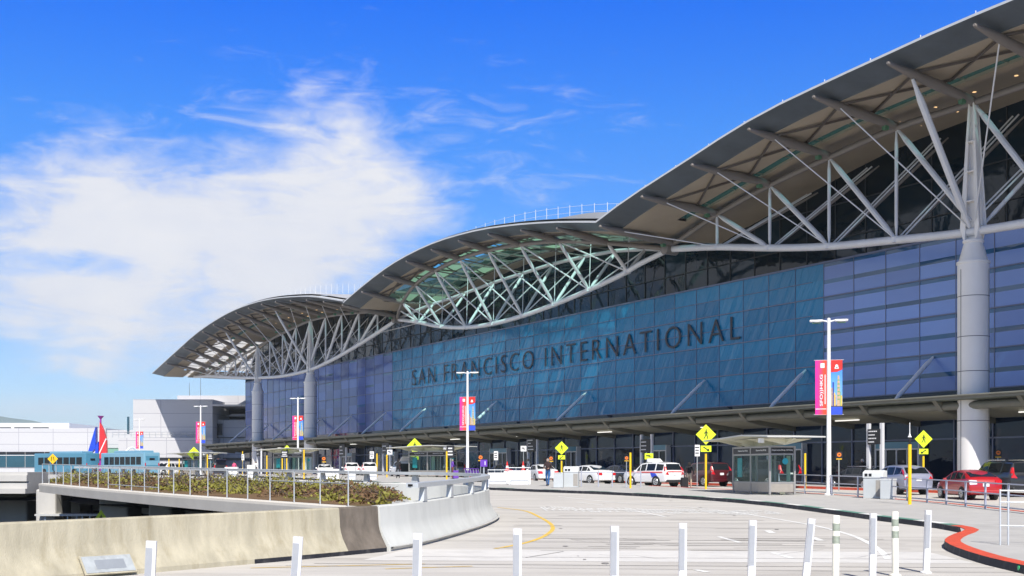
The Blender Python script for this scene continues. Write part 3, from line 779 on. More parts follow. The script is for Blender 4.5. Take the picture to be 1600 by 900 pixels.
gw = teal.build('glass_wall', 'glass_teal', T); lav.build('glass_wall', 'glass_lav2', T); stp.build('glass_strip', 'glass_strip', T); lav2.build('glass_wall', 'glass_lav', T); stp2.build('glass_strip', 'glass_strip', T)
upper.build('upper_glazing', 'glass_upper', T); door.build('entrance_glazing', 'glass_door', T)
grid.build('glazing_grid', 'mullion', T); gridu.build('glazing_grid', 'mullion_dk', T); gridd.build('glazing_grid', 'mullion', T)
m = MB(); m.box(W(sm, TF+.55, Z1+.05), (L_, 1.3, .1), rz=ang); m.box(W(sm, TF+1.3, 26.5), (L_, .1, 1.2), rz=ang); m.build('parapet', 'mullion', T)
m = MB(); e1, e0 = K(ka)+L_, K(ka)
for s in (e0, e1): m.box(W(s, TF+20, 9.5), (.3, 40, 19), rz=ang)
m.box(W(sm, TF+40, 9.5), (L_, .3, 19), rz=ang); m.build('wall', 'glass_strip', T)
# lettering
zt = (12.92+14.86)/2
sA = 136.5; sB = 73.8
text_mesh('lettering', 'SAN FRANCISCO INTERNATIONAL', 'letter', frame(W(108.85, TF-.12, zt), -D, UP), T, width=63.5, height=1.95, ext=.02, weight=-.014, spacing=1.3)
# doorways along the entrance front
for k in (-1.5, 1.55, 3.4, 6.2, 8.6, 10.9, 13.4, 15.8, 18.2, 20.6):
    s = K(k); g = gz(W(s, 65, 0).y)+.15
    m = MB()
    for o in (-1.9, -.95, 0, .95, 1.9): m.box(W(s+o, TF-.55, g+1.25), (.09, .14, 2.5), rz=ang)
    m.box(W(s, TF-.55, g+2.5), (3.9, .14, .10), rz=ang); m.box(W(s-1.95, TF-.3, g+1.5), (.10, .6, 3.0), rz=ang); m.box(W(s+1.95, TF-.3, g+1.5), (.10, .6, 3.0), rz=ang)
    dr = m.build('door', 'steel', T)
    m = MB(); m.box(W(s, TF-.56, g+2.78), (3.8, .10, .44), rz=ang); m.build('door_header', 'bus_mid', dr)
    m = MB()
    for o in (-1.43, -.48, .48, 1.43): m.box(W(s+o, TF-.54, g+1.22), (.84, .03, 2.4), rz=ang)
    m.build('door_leaf', 'car_glass', dr)
# entrance canopy with beam, brackets and inclined ties
cs0, cs1 = K(-10), K(27.6)
m = MB(); n = 60
for i in range(n):
    sa, sb = lerp(cs0, cs1, i/n), lerp(cs0, cs1, (i+1)/n)
    def st(ta, za, tb, zb, mi): m.quad([W(sa, ta, za), W(sb, ta, zb*0+za), W(sb, tb, zb), W(sa, tb, zb)], mi)
    st(59.3, 6.74, 65, 6.62, 0); st(59.3, 6.5, 59.3, 6.74, 1); st(59.3, 6.5, 61.0, 6.42, 0); st(61.0, 6.42, 61.05, 6.0, 1); st(61.05, 6.0, 65, 5.55, 2)
can = m.build('entrance_canopy', ['canopy_top', 'canopy', 'canopy_soffit'], T)
m = MB(); m.tube(W(cs0, 59.28, 6.7), W(cs1, 59.28, 6.7), .07); m.tube(W(cs0, 60.3, 6.16), W(cs1, 60.3, 6.16), .26, n=12)
m.build('edge_beam', 'canopy', can, smooth=True)
for i in range(38):
    s = K(27.3-i)
    m = MB(); m.prism([W(s-.16, 59.5, 6.5), W(s-.16, 60.2, 5.86), W(s-.16, 61.6, 5.6), W(s-.16, 65, 5.2), W(s-.16, 65, 6.3), W(s-.16, 61, 6.4)], D*.32)
    m.build('bracket', 'canopy', can)
ties = [-4.9, -2.9, -.9, 1.1, 3.1, 5.1, 8.1, 11.1, 14.1, 16.1, 18.1, 20.1, 22.1, 24.1, 26]
for k in ties:
    strut(W(K(k), 61.3, 6.75), W(K(k), TF-.1, 9.84), .155, can, 'tie_strut', 'white')
for i in range(24):
    s = K(-3+i*1.25); m = MB(); m.box(W(s, 62.6, 5.72), (2.2, .16, .08), rz=ang)
    if i % 2 == 0: m.build('light_fitting', 'lamp_on', can)
for i in range(26):     # white ticks: drain outlets on the canopy edge
    pass

# ------------------------------------------------------------------ information signs hung in front of the doors
def hanging_sign(px, y, zc_, w, h, lines, label, white=False):
    p = at(px, y); z = zc_
    r = root('information_sign', (p.x, p.y, gz(y)), label, 'sign', 'black direction signs along the terminal doors', math.atan2(-D.y, -D.x))
    m = MB(); m.box((0, 0, z-gz(y)), (w, .12, h)); pn = m.build('panel', 'black', r)
    m = MB()
    for i in range(lines):
        L = w*random.uniform(.35, .75); zz = z-gz(y)+h/2-h*(i+.7)/(lines+.4)
        for j in range(5):
            a = -w*.42+L*j/5; m.box((a+L*.08, -.066, zz), (L*.15, .01, h*.075))
    m.build('lettering', 'text_white', pn)
    m = MB()
    for sx in (-w*.55, w*.55): m.box((sx, .1, (gz(y)*0+.15+5.2-gz(y))/2+.05), (.22, .2, 5.1-gz(y)))
    m.build('support_post', 'steel', r)
for a in [(1366, 79, 4.4, 1.05, 1.0, 4, 'black direction sign with four text lines behind the grey and silver cars'),
          (1009, 104, 4.3, 1.35, 1.1, 3, 'black direction sign above the white taxi roof'),
          (831, 122, 4.75, 1.6, 1.35, 4, 'black direction sign beside the doors above the pale rear-facing car'),
          (535, 165, 4.9, 2.0, 1.6, 3, 'black direction sign over the first white sedan of three'),
          (603, 150, 4.9, 2.0, 1.3, 2, 'black direction sign over the last white hatchback of three'),
          (404, 176, 4.8, 1.6, 1.2, 2, 'black direction sign close to the far round column')]:
    hanging_sign(*a)

# ================================================================== LEFT WHITE BUILDING
def qbox(m, px0, px1, ytop, ybot, y, depth, mi=0):
    """axis-aligned block whose front face spans the given directions at distance y"""
    x0, x1 = (px0-800)/1900*y, (px1-800)/1900*y; z1 = EYE+(734-ytop)/1900*y; z0 = EYE+(734-ybot)/1900*y
    m.box(((x0+x1)/2, y+depth/2, (z0+z1)/2), (x1-x0, depth, z1-z0), m=mi)
YB = 265.
B2 = root('airport_building', at(100, YB), 'long low white airport building with a band of dark roof vents, far left', 'building', world=True)
m = MB(); qbox(m, -260, 165, 669, 760, YB, 40); m.build('wall', 'white_wall', B2)
m = MB(); qbox(m, 165, 262, 672, 708, YB+2, 40); qbox(m, 165, 262, 672, 700, YB+1, 1); m.build('wall', 'white_wall', B2)
m = MB(); qbox(m, -260, 108, 661, 669, YB+8, 20); m.build('roof', 'white', B2)
for a, b in ((-60, -38), (-30, -8), (-2, 17), (22, 47), (51, 76)):
    m = MB(); qbox(m, a, b, 667.5, 671, YB+7.8, .3); m.build('vent', 'dark_opening', B2)
for i, (a, b, t_, bt) in enumerate(((10, 38.5, 706, 730), (39.5, 69, 706, 730), (70, 98, 706, 712), (-60, -20, 706, 730), (-19, 9, 706, 730))):
    m = MB(); qbox(m, a, b, t_, bt, YB-.15, .3); f = m.build('window', 'blue_window', B2)
    m = MB(); qbox(m, a, b, 711, 711.8, YB-.25, .2); qbox(m, a, b, t_, t_+4, YB-.2, .15, 1); m.build('mullion', ['white', 'dark_opening'], f)
m = MB(); qbox(m, 163, 216, 701, 708, YB-.6, 1.5); m.build('eave', 'green_eave', B2)
m = MB(); qbox(m, 165, 212, 706, 735, YB+.6, 1.5); m.build('entrance', 'dark_opening', B2)
YC = 232.
B3 = root('airport_building', at(280, YC), 'tall white panelled airport block with open balconies beside the glass terminal', 'building', world=True)
m = MB(); qbox(m, 208, 332, 624, 684, YC, 30); m.build('wall', 'white_wall', B3)
m = MB(); x0 = (194-800)/1900*YC; x1 = (208-800)/1900*YC; z0 = EYE+50/1900*YC; z1 = EYE+108.5/1900*YC
m.prism([(x1, YC+.05, z0), (x0-1.2, YC+14, z0), (x0-1.2, YC+30, z0), (x1, YC+30, z0)], (0, 0, z1-z0-.6)); m.build('wall', 'white', B3)
m = MB(); qbox(m, 198.5, 201, 651, 678, YC+6.5, .5); m.build('window', 'blue_window', B3)
m = MB(); qbox(m, 185, 332, 684, 760, YC-1.5, 34); qbox(m, 332, 420, 656, 760, YC+4, 30); qbox(m, 332, 420, 632, 634.5, YC-.5, 32); qbox(m, 332, 420, 634, 660, YC+14, 20)
m.build('wall', 'white_wall', B3)
m = MB(); qbox(m, 277, 420, 618, 632, YC+10, 24); m.build('roof', 'grey_wall', B3)
m = MB(); qbox(m, 332, 420, 637, 655, YC+13.6, .3); qbox(m, 334, 347, 662, 680, YC+3.7, .4); qbox(m, 332, 420, 683, 684.2, YC+3.6, .5); m.build('opening', 'dark_opening', B3)
m = MB()
x0, y0 = (337-800)/1900*(YC+5), YC+3
m.prism([((340-800)/1900*YC, YC+6, EYE+86/1900*YC), ((352-800)/1900*YC, YC+6, EYE+89.5/1900*YC), ((420-800)/1900*YC, YC+6, EYE+89.5/1900*YC), ((420-800)/1900*YC, YC+6, EYE+85/1900*YC)], (0, 5, 0))
m.build('ramp', 'grey_wall', B3)
m = MB(); qbox(m, 246, 345, 715, 719, YC-1.7, .3); qbox(m, 348, 420, 715.5, 719, YC+3.7, .4); m.build('window', 'dark_opening', B3)
m = MB()
for i in range(16):
    p = at(176+i*9.6, YC-1.0); z = EYE+(734-684)/1900*YC; m.tube((p.x, p.y, z), (p.x, p.y, z+1.05), .05, n=5)
pa, pb = at(176, YC-1.0), at(320, YC-1.0)
for h in (.55, 1.05): m.tube((pa.x, pa.y, z+h), (pb.x, pb.y, z+h), .05, n=5)
m.build('roof_railing', 'rail', B3)
m = MB()
for px, h in ((296, 2.6), (313.5, 4.2)):
    p = at(px, YC+15); z = EYE+(734-618)/1900*(YC+15); m.tube((p.x, p.y, z-.5), (p.x, p.y, z+h), .06, .03, n=5)
m.build('antenna', 'seam', B3)

# ================================================================== SCULPTURE
p = at(160, 215)
S = root('sail_sculpture', p, 'tall sculpture of a blue wedge and a red sail on a purple mast', 'sculpture', world=True)
def sp(px, yy, d=0): return Vector(((px-800)/1900*215, 215+d, EYE+(734-yy)/1900*215))
m = MB(); m.prism([sp(149, 667), sp(149.3, 700), sp(135, 714)], (0, 1.2, 0)); m.prism([sp(149, 697), sp(153.5, 690), sp(153.5, 733), sp(147.5, 733)], (0, 1.4, 0)); m.build('wedge', 'sculpt_blue', S)
m = MB(); m.prism([sp(155.6, 660), sp(161, 671), sp(165, 685), sp(154.8, 707)], (0, .8, 0)); m.prism([sp(165.6, 687), sp(166.5, 717), sp(155, 716), sp(154.6, 711)], (0, .8, 0)); m.build('sail', 'sculpt_red', S)
m = MB(); m.prism([sp(165.2, 684.8), sp(165.8, 687), sp(154.9, 711), sp(154.6, 707)], (0, .5, 0)); m.build('stripe', 'white', S)
m = MB(); a = sp(154.5, 736, .6); b = sp(155.4, 653, .6); m.tube(a, b, .28, .16, 8); m.path([sp(155.4, 654, .6), sp(155.6, 649.5, .6)], [.2, .62], 8); m.build('mast', 'sculpt_purple', S)

# ================================================================== BARRIERS
JER = [(0, .12-.6), (0, 1.06), (-.0, 1.06)]
def jersey(path, mats, name, parent, dz=0.0, h=1.06):
    """back face at 'out'=0, sloped face on the right of travel"""
    prof = [(-.02, -.5), (-.02, h-.03), (.01, h), (.21, h), (.24, h-.03), (.27, .62), (.30, .50), (.36, .36), (.45, .22), (.52, .11), (.53, .09), (.53, -.02)]
    m = MB(); m.sweep(prof, path, mats); return m.build(name, ['barrier_old', 'barrier_dark', 'barrier_pale', 'barrier_grey', 'kerb_black'], parent, smooth=True, angle=25)
def off_path(pts, d):
    out = []
    for i, p in enumerate(pts):
        a = Vector(pts[max(0, i-1)]); b = Vector(pts[min(len(pts)-1, i+1)]); e = (b-a).normalized()
        out.append(Vector(p)+Vector((-e.y, e.x))*d)
    return out
bo = root('concrete_barrier', (-7.05, 23.1, gz(23)), 'long weathered beige concrete road barrier streaked with stains, lower left', 'barrier', world=True)
path_o = g3(smooth_path([Vector(p) for p in off_path(barrier_path_old, .50)], .7))
jersey(path_o, lambda j, q: 4 if q >= 10 and j > len(path_o)-5 else 0, 'wall', bo)  # last toe faces coloured black as the shaded gap underneath
# steel cover plate set on its sloped foot
cp = at(170, 22.15); dirv = Vector((.656, .755, 0)); nrm = Vector((.755, -.656, 0))
ctr = Vector((-7.50, 22.55, gz(22.5)+.27)) + nrm*.015
yv = (UP*.80-nrm*.60).normalized()
m = MB(); fm = frame(ctr, dirv, yv)
m.box((0, -.04, -.01), (1.0, .36, .03)); m.box((.03, -.05, .006), (.60, .2, .006), m=1)
for v in range(len(m.v)): m.v[v] = fm @ m.v[v]
m.box((0, -.04, -.02), (1.06, .42, .03), m=2)
for v in range(16, 24): m.v[v] = fm @ m.v[v]
m.build('cover_plate', ['plate_grey', 'rail', 'barrier_old'], bo)
bd = root('concrete_barrier', (-3.3, 27.9, gz(28)), 'short dark brown stained section of concrete barrier between beige and pale ones', 'barrier', world=True)
jersey(g3([Vector(p) for p in off_path([barrier_path_old[-1]]+[barrier_path_dark[1]]+[nose[1]], .50)][:2]), lambda j, q: 4 if q == 10 else 1, 'wall', bd)  # toe face coloured black to stand for the dark gap below
bp = root('concrete_barrier', (-.6, 43, gz(43)), 'pale painted concrete barrier curving round the nose with a grey rail on top', 'barrier', world=True)
nf = smooth_path([Vector(p) for p in off_path([barrier_path_dark[0]]+nose+far_limb[1:], .50)][1:], .6)
pathp = g3(nf)
jersey(pathp, lambda j, q: 2, 'wall', bp)
mg = MB(); mg.sweep([(.52, 0), (.62, .10), (.535, .105)], pathp[:36], cap=False); mg.build('footing', 'barrier_grey', bp)
# rail on top of the pale barrier: flat box rail on flared posts
ri = [i for i in range(3, len(pathp))]
m = MB(); m.sweep([(-.05, 1.42), (.27, 1.42), (.27, 1.54), (-.05, 1.54), (-.05, 1.42)], [pathp[i] for i in ri]); m.build('rail', 'rail_pale', bp)
i = 4
while i < len(pathp)-1:
    p = pathp[i]; d = (pathp[i+1]-pathp[i-1]); d.z = 0; d.normalize(); r_ = Vector((d.y, -d.x, 0)); b = p+r_*.11
    m = MB(); m.prism([b-d*.19+UP*1.06, b+d*.19+UP*1.06, b+d*.10+UP*1.42, b-d*.10+UP*1.42], r_*.14); m.build('post', 'rail_pale', bp)
    i += 5
mb = MB(); mb.box(tuple(pathp[3]+UP*1.48+Vector((.06, -.06, 0))), (.2, .02, .06), rz=R(-50)); mb.build('rail_socket', 'black', bp)
# floor inside the nose
deckp = [(p.x-.0, p.y) for p in off_path([(q.x, q.y) for q in nf[:34]], .05)]
deck('apron', [(q[0], q[1]) for q in deckp]+[(-7.6, 55.2), (-6.6, 49), (-5.2, 41), (-4.2, 34)], 'apron', .28)

# ================================================================== PLANTER AND VIADUCT EDGE
led0, led1 = Vector((-3.4, 31.8)), Vector((-23.4, 60.6))
ldir = (led1-led0).normalized(); lout = Vector((-ldir.y, ldir.x))   # towards the void on the left/near side
if lout.y > 0: lout = -lout
def lz(q): return gz(led0.y+(led1.y-led0.y)*q)+.85
lg = root('viaduct_edge', (*((led0+led1)/2), .5), 'curved white concrete edge of the ramp carrying the planting bed', 'viaduct', world=True)
m = MB(); n = 24
sec = [(.0, .0), (.18, -.02), (.19, -.10), (.15, -.44), (-.7, -.52), (-.9, -.1), (-.3, 0)]
rows = []
for i in range(n+1):
    q = i/n; c = led0.lerp(led1, q) + lout*(.9*math.sin(math.pi*q)*.6)
    rows.append([Vector((*(c+lout*o), lz(q)+u)) for o, u in sec])
for a, b in zip(rows, rows[1:]):
    for j in range(len(sec)):
        k = (j+1) % len(sec); m.quad([a[j], b[j], b[k], a[k]])
m.quad(rows[0]); m.quad(rows[-1][::-1]); m.build('slab', 'ledge', lg)
# soil bank between ledge and far barrier
back_pts = [(-3.7, 42), (-5.5, 52.2), (-9.2, 57.0), (-13.2, 61.6), (-18.2, 67.5), (-23, 72.8), (-27.5, 76.5)]
def bedpoint(u, v):
    q = u; q3 = .02+.98*q; c = led0.lerp(led1, q3) + lout*(.9*math.sin(math.pi*q3)*.6-.25)
    f = q*(len(back_pts)-1); i = min(int(f), len(back_pts)-2); bq = Vector(back_pts[i]).lerp(Vector(back_pts[i+1]), f-i)
    p = Vector((c.x, c.y)).lerp(bq, v)
    za = lz(q3)+.0; zb = gz(bq.y)+.78
    return Vector((p.x, p.y, lerp(za, zb, v**.75)))
m = MB()
for i in range(30):
    for j in range(8): m.quad([bedpoint(i/30, j/8), bedpoint((i+1)/30, j/8), bedpoint((i+1)/30, (j+1)/8), bedpoint(i/30, (j+1)/8)])
struct(m, 'soil', 'soil', smooth=True)
m = MB()
for j in range(8):
    a, b = bedpoint(0, j/8), bedpoint(0, (j+1)/8); m.quad([a, b, b+Vector((.75, .1, -.62)), a+Vector((.75, .1, -.62))])
struct(m, 'apron', 'apron')
# shrubs: small leaves in clumps over the bank
rnd = random.Random(21)
lm, lm2, tw_ = MB(), MB(), MB()
for c in range(520):
    u = rnd.random(); v = rnd.uniform(.08, .97)**.85; p = bedpoint(u, v)
    if u < .3 and rnd.random() < .45: continue
    hgt = rnd.uniform(.25, .62)*(.6+.6*v)*(.55+.45*min(1, u/.3)); wid = rnd.uniform(.35, .8)*(.6+.4*min(1, u/.3))
    brown = rnd.random() < (.55 if (.0 < u < .25 or .55 < u < .75) else .22)
    dst = lm2 if brown else lm
    nl = 46 if u < .5 else 30
    for l in range(nl):
        r = rnd.random()**.6*wid; th = rnd.uniform(0, 6.283); h = hgt*(1-(r/wid)**2)*rnd.uniform(.25, 1.05)
        q = p+Vector((r*math.cos(th), r*math.sin(th), h)); s = rnd.uniform(.035, .085)
        a = Vector((rnd.uniform(-1, 1), rnd.uniform(-1, 1), rnd.uniform(-.6, .8))).normalized()*s; b = a.cross(Vector((rnd.uniform(-1, 1), rnd.uniform(-1, 1), rnd.uniform(-1, 1)))).normalized()*s*.6
        dst.quad([q-a, q-b, q+a, q+b])
    if rnd.random() < .5:
        for l in range(4):
            e = p+Vector((rnd.uniform(-.6, .6), rnd.uniform(-.6, .6), hgt*rnd.uniform(.7, 1.3))); tw_.tube(p, e, .012, .005, n=4)
o = MB(); o = merge(lm); o.m = [0]*len(lm.f); k_ = merge(lm2); k_.m = [1]*len(lm2.f); o = merge(o, k_); tk = merge(tw_); tk.m = [2]*len(tw_.f); o = merge(o, tk)
tag(o.build('shrubbery', ['foliage', 'foliage_brown', 'brace']), 'low green and brown shrubs covering the sloping planting bed', 'shrubs', kind='stuff')
# railing on the ledge
lr = root('railing', (*((led0+led1)/2), .9), 'slender grey railing with thin posts along the planting bed edge', 'railing', world=True)
L_ = (led1-led0).length; npst = 21; pts = []
for i in range(npst+1):
    q = .05+.95*(i/npst)
    c = led0.lerp(led1, q) + lout*(.9*math.sin(math.pi*q)*.6); pts.append(Vector((*c, lz(q))))
for p in pts:
    m = MB(); m.tube(p, p+UP*.95, .02, n=6); m.build('post', 'rail_pale', lr)
m = MB(); m.path([p+UP*.95 for p in pts], .019, 6); m.build('rail', 'rail_pale', lr)
m = MB(); m.path([p+UP*.62 for p in pts[:4]], .016, 6); m.path([p+UP*.2 for p in pts[9:14]], .016, 6); m.build('rail', 'rail', lr)
# deck edge running out to the left
ve = root('viaduct_edge', (-45, 66, 0), 'horizontal grey concrete deck edge with stacked bands at the far left', 'viaduct', world=True)
m = MB(); yv_ = 66.5
for (z0, z1, dy) in ((1.95, 2.12, 0), (1.62, 1.95, -.12), (1.52, 1.62, .25), (1.22, 1.52, -.05), (.95, 1.22, -.3)):
    m.box((-60.5, yv_+dy+3, (z0+z1)/2), (68, 6, z1-z0))
m.build('slab', 'pier', ve)
m = MB(); m.box((-90, 74, 1.85), (130, 9, .25)); struct(m, 'road', 'pave')
# piers under the viaduct and a back wall coloured near-black as underpass shade
for i, (px, y, w) in enumerate(((12, 72, 2.3), (71, 66, 1.1), (113, 74, .95), (177, 62, 1.5), (250, 56, 1.1))):
    p = at(px, y); 
    m = MB(); m.prism([(p.x-w/2, y, -4.6), (p.x+w/2, y, -4.6), (p.x+w/2, y+2.4, -4.6), (p.x-w/2, y+2.4, -4.6)], (0, 0, 4.6+1.2))
    o = m.build('viaduct_pier', 'pier', bevel=.12)
    tag(o, ['broad concrete pier under the deck at the far left edge', 'concrete pier below the left tip of the planting bed', 'slim concrete pier beside the bus shelter on the lower level', 'concrete pier with the crosswalk sign in front of it on the lower level', 'last concrete pier before the ramp meets the beige barrier'][i], 'pier', 'concrete piers of the lower level')
m = MB(); m.box((-38, 96, -1.8), (90, .5, 5.8)); o = m.build('retaining_wall', 'lower'); tag(o, 'wall at the back of the lower-level roadway, coloured near black for underpass shade', 'wall')
deck('viaduct_deck', [(-22, 62), (-5, 45), (-6, 52), (-27, 77), (-31, 77.5), (-75, 77.5), (-75, 67), (-24.5, 67)], 'lower', -.25)

# ================================================================== STREET FURNITURE
# lamp posts with banners (built once, copied)
def gradient_banner():
    m = bpy.data.materials.new('magenta_to_red_print'); m.use_nodes = True; nt = m.node_tree; b = nt.nodes['Principled BSDF']
    tc = nt.nodes.new('ShaderNodeTexCoord'); sp_ = nt.nodes.new('ShaderNodeSeparateXYZ'); nt.links.new(tc.outputs['Generated'], sp_.inputs[0])
    cr = nt.nodes.new('ShaderNodeValToRGB'); cr.color_ramp.elements[0].color = (.80, .02, .32, 1); cr.color_ramp.elements[1].color = (.85, .07, .03, 1); cr.color_ramp.elements[0].position = .1; cr.color_ramp.elements[1].position = .75
    nt.links.new(sp_.outputs['X'], cr.inputs['Fac']); nt.links.new(cr.outputs['Color'], b.inputs['Base Color']); b.inputs['Roughness'].default_value = .6
    return m
M['banner'] = gradient_banner()
def sky_print():
    m = bpy.data.materials.new('blue_sky_print'); m.use_nodes = True; nt = m.node_tree; b = nt.nodes['Principled BSDF']
    tc = nt.nodes.new('ShaderNodeTexCoord'); sp_ = nt.nodes.new('ShaderNodeSeparateXYZ'); nt.links.new(tc.outputs['Generated'], sp_.inputs[0])
    cr = nt.nodes.new('ShaderNodeValToRGB'); cr.color_ramp.elements[0].color = (.25, .55, .85, 1); cr.color_ramp.elements[1].color = (.02, .20, .75, 1)
    nt.links.new(sp_.outputs['Z'], cr.inputs['Fac']); nt.links.new(cr.outputs['Color'], b.inputs['Base Color']); b.inputs['Roughness'].default_value = .6
    return m
M['skyprint'] = sky_print()
for nm_, c_ in (('p_tan', (.55, .38, .22)), ('p_navy', (.02, .04, .30)), ('p_green', (.15, .38, .15)), ('p_gold', (.75, .5, .08)), ('p_blue', (.03, .08, .65)), ('p_dark', (.05, .06, .10))): M[nm_] = pm('print_'+nm_, c_, .6, 0, .25, 9)
H_ = 9.27
def lamp_post():
    r = root('lamp_post', (0, 0, 0), 'x', 'lamp post', 'white lamp posts with banners along the island')
    m = MB(); m.lathe((0, 0, 0), [(.24, 0), (.24, .04), (.17, .10), (.15, .35), (.135, .45), (.13, 1.0), (.085, H_), (.0, H_+.04)], 14); m.build('pole', 'white', r, smooth=True)
    for sg in (-1, 1):
        m = MB(); m.path([(0, 0, H_-.18), (sg*.35, 0, H_-.1), (sg*.75, 0, H_-.12)], [.045, .04, .035], 6); a = m.build('lamp_arm', 'white', r, smooth=True)
        m = MB(); m.prism([(sg*.30, -.15, H_-.16), (sg*.30, .15, H_-.16), (sg*.62, .2, H_-.2), (sg*.98, .12, H_-.16), (sg*.98, -.12, H_-.16), (sg*.62, -.2, H_-.2)], (0, 0, .10)); hd = m.build('lamp_head', 'white', a, bevel=.03)
        m = MB(); m.box((sg*.64, 0, H_-.235), (.42, .22, .03)); m.build('lens', 'skyl_pale', a)
    zt_, zb_ = 7.08, 4.22
    m = MB()
    for z in (zt_, zb_): m.tube((-.95, 0, z), (.95, 0, z), .018, n=6)
    m.build('banner_bracket', 'rail', r)
    x0, x1 = .14, .86
    m = MB(); m.box((-(x0+x1)/2, 0, (zt_+zb_)/2), (x1-x0, .03, zt_-zb_)); bl = m.build('banner', 'banner', r)
    text_mesh('lettering', 'SFO))HKG', 'text_white', frame((-.45, -.022, 5.50), (0, 0, 1), (-1, 0, 0)), bl, width=1.65, height=.24, ext=.004, weight=.012)
    m = MB(); m.box((-.40, -.02, 6.80), (.26, .01, .24)); m.box((-.50, -.02, 4.52), (.70, .01, .035)); m.box((-.235, -.02, 5.55), (.05, .01, 1.55)); m.build('print', 'text_white', bl)
    m = MB(); m.box(((x0+x1)/2, 0, (zt_+zb_)/2), (x1-x0, .03, zt_-zb_)); br_ = m.build('banner', 'skyprint', r)
    m = MB(); y_ = -.02
    m.prism([(x0, y_, zt_), (x1, y_, zt_), (x1, y_, zt_-.50), (x0+.4, y_, zt_-.62), (x0, y_, zt_-.64)], (0, -.006, 0), 0)
    m.prism([(x0, y_, zb_), (x1, y_, zb_), (x1, y_, zb_+.40), (x0, y_, zb_+.40)], (0, -.006, 0), 1)
    m.prism([(x0, y_, zb_+.40), (x1, y_, zb_+.40), (x1, y_, zb_+.52), (x0, y_, zb_+.50)], (0, -.006, 0), 2)
    for (cx, w, h, mi) in ((.20, .08, .95, 3), (.28, .09, 1.25, 4), (.36, .07, .70, 5), (.44, .08, .60, 3), (.80, .09, .55, 5), (.72, .07, .75, 6)): m.box((cx, y_-.004, zb_+.45+h/2), (w, .006, h), m=mi)
    m.prism([(.52, y_-.007, zb_+.45), (.72, y_-.007, zb_+.45), (.70, y_-.007, zb_+1.7), (.66, y_-.007, zb_+2.05), (.57, y_-.007, zb_+2.05), (.54, y_-.007, zb_+1.7)], (0, -.005, 0), 3)
    for i in range(6): m.box((.62, y_-.013, zb_+.8+i*.2), (.13, .004, .06), m=6)
    m.lathe((.50, y_-.008, zt_-.33), [(.10, -.003), (.10, .003)], 10, 7, axis='Y'); m.box((.50, y_-.008, zt_-.42), (.26, .006, .08), m=7)
    m.build('print', ['red', 'p_blue', 'p_dark', 'p_tan', 'p_navy', 'p_gold', 'p_green', 'text_white'], br_)
    for q in r.children:
        if q.name.startswith('banner'): q.scale = (.8, 1, 1)
    return r
LP = lamp_post()
POSTS = [(1295, 63.8, 'nearest and tallest white lamp post with two banners, right of the bus shelter'),
         (730.5, 104, 'white lamp post with two banners rising behind the curved pale barrier'),
         (465.5, 145, 'white lamp post with two banners in front of the round column and third shelter'),
         (313.5, 163, 'white lamp post with two banners before the white panelled building'),
         (218, 205, 'farthest white lamp post with banners, just right of the blue buses')]
for i, (px, y, lb) in enumerate(POSTS):
    o = LP if i == 0 else copy_tree(LP)
    o.location = at(px, y, .15); o.rotation_euler = (0, 0, R(-14)); o['label'] = lb

# pedestrian crossing signs
M['sign_black'] = M['black']
def ped(m, c, s, mi):
    """walking figure on the plate, front at -y"""
    def P_(x, z): return Vector((c[0]+x*s, c[1], c[2]+z*s))
    def limb(pts, w):
        for a, b in zip(pts, pts[1:]): m.bar(P_(*a), P_(*b), w*s, .006, mi, up=Vector((0, 1, 0)))
    m.lathe(P_(.02, .36), [(.055*s, -.004), (.055*s, .004)], 10, mi, axis='Y')
    limb([(.02, .28), (0, .05)], .12); limb([(0, .05), (.10, -.12), (.13, -.33)], .065); limb([(0, .05), (-.06, -.14), (-.17, -.32)], .065)
    limb([(.02, .25), (.14, .12), (.17, .0)], .045); limb([(.02, .25), (-.11, .15), (-.17, .02)], .045)
def cross_sign(px, y, zc_, diag, label, plate=True, arrow=-1, base=.15):
    p = at(px, y); g = gz(y)+base
    r = root('crosswalk_sign', (p.x, p.y, g), label, 'road sign', 'yellow-green pedestrian crossing signs')
    z = zc_-g; h = diag/2
    m = MB(); m.prism([(0, -.02, z-h), (h, -.02, z), (0, -.02, z+h), (-h, -.02, z)], (0, .02, 0)); pl = m.build('sign_plate', 'sign_yg', r)
    m = MB(); ped(m, (0, -.03, z), diag*.62, 0); m.build('symbol', 'sign_black', pl)
    zl = z-h-.2*diag
    if plate:
        m = MB(); m.box((0, -.02, zl), (diag*.52, .02, diag*.30)); p2 = m.build('arrow_plate', 'sign_yg', r)
        m = MB(); w = diag*.13; m.bar((w*arrow*-1, -.034, zl+w*.7), (w*arrow, -.034, zl-w*.7), .05*diag, .006, up=Vector((0, 1, 0)))
        m.prism([(w*1.3*arrow, -.037, zl-w*.95), (w*.2*arrow, -.037, zl-w*.75), (w*1.05*arrow, -.037, zl+w*.1)], (0, .006, 0)); m.build('symbol', 'sign_black', p2)
    m = MB(); zt2 = zl-.15*diag-.12
    m.tube((0, .03, zt2), (0, .03, z+h*.6), .045, n=8, m=1); m.tube((0, .03, 0), (0, .03, zt2), .065, n=10, m=0); m.build('post', ['yellow', 'black'], r)
cross_sign(1103, 74.5, EYE+55/1900*74.5, 1.24, 'yellow-green crosswalk sign with arrow plate, left of the nearest bus shelter', True, 1)
cross_sign(877.5, 95, EYE+34/1900*95, 1.04, 'yellow-green crosswalk sign on a yellow post beside the white bin and sedan', True, -1)
cross_sign(1443, 72, EYE+48/1900*72, 1.05, 'yellow-green crosswalk sign behind the silver crossover near the big column', True, -1)
cross_sign(648, 128, EYE+37/1900*128, 1.68, 'yellow-green crosswalk sign showing above the second bus shelter roof', True, -1)
cross_sign(448.5, 140, EYE+28/1900*140, 1.55, 'yellow-green crosswalk sign above the third bus shelter roof', False)
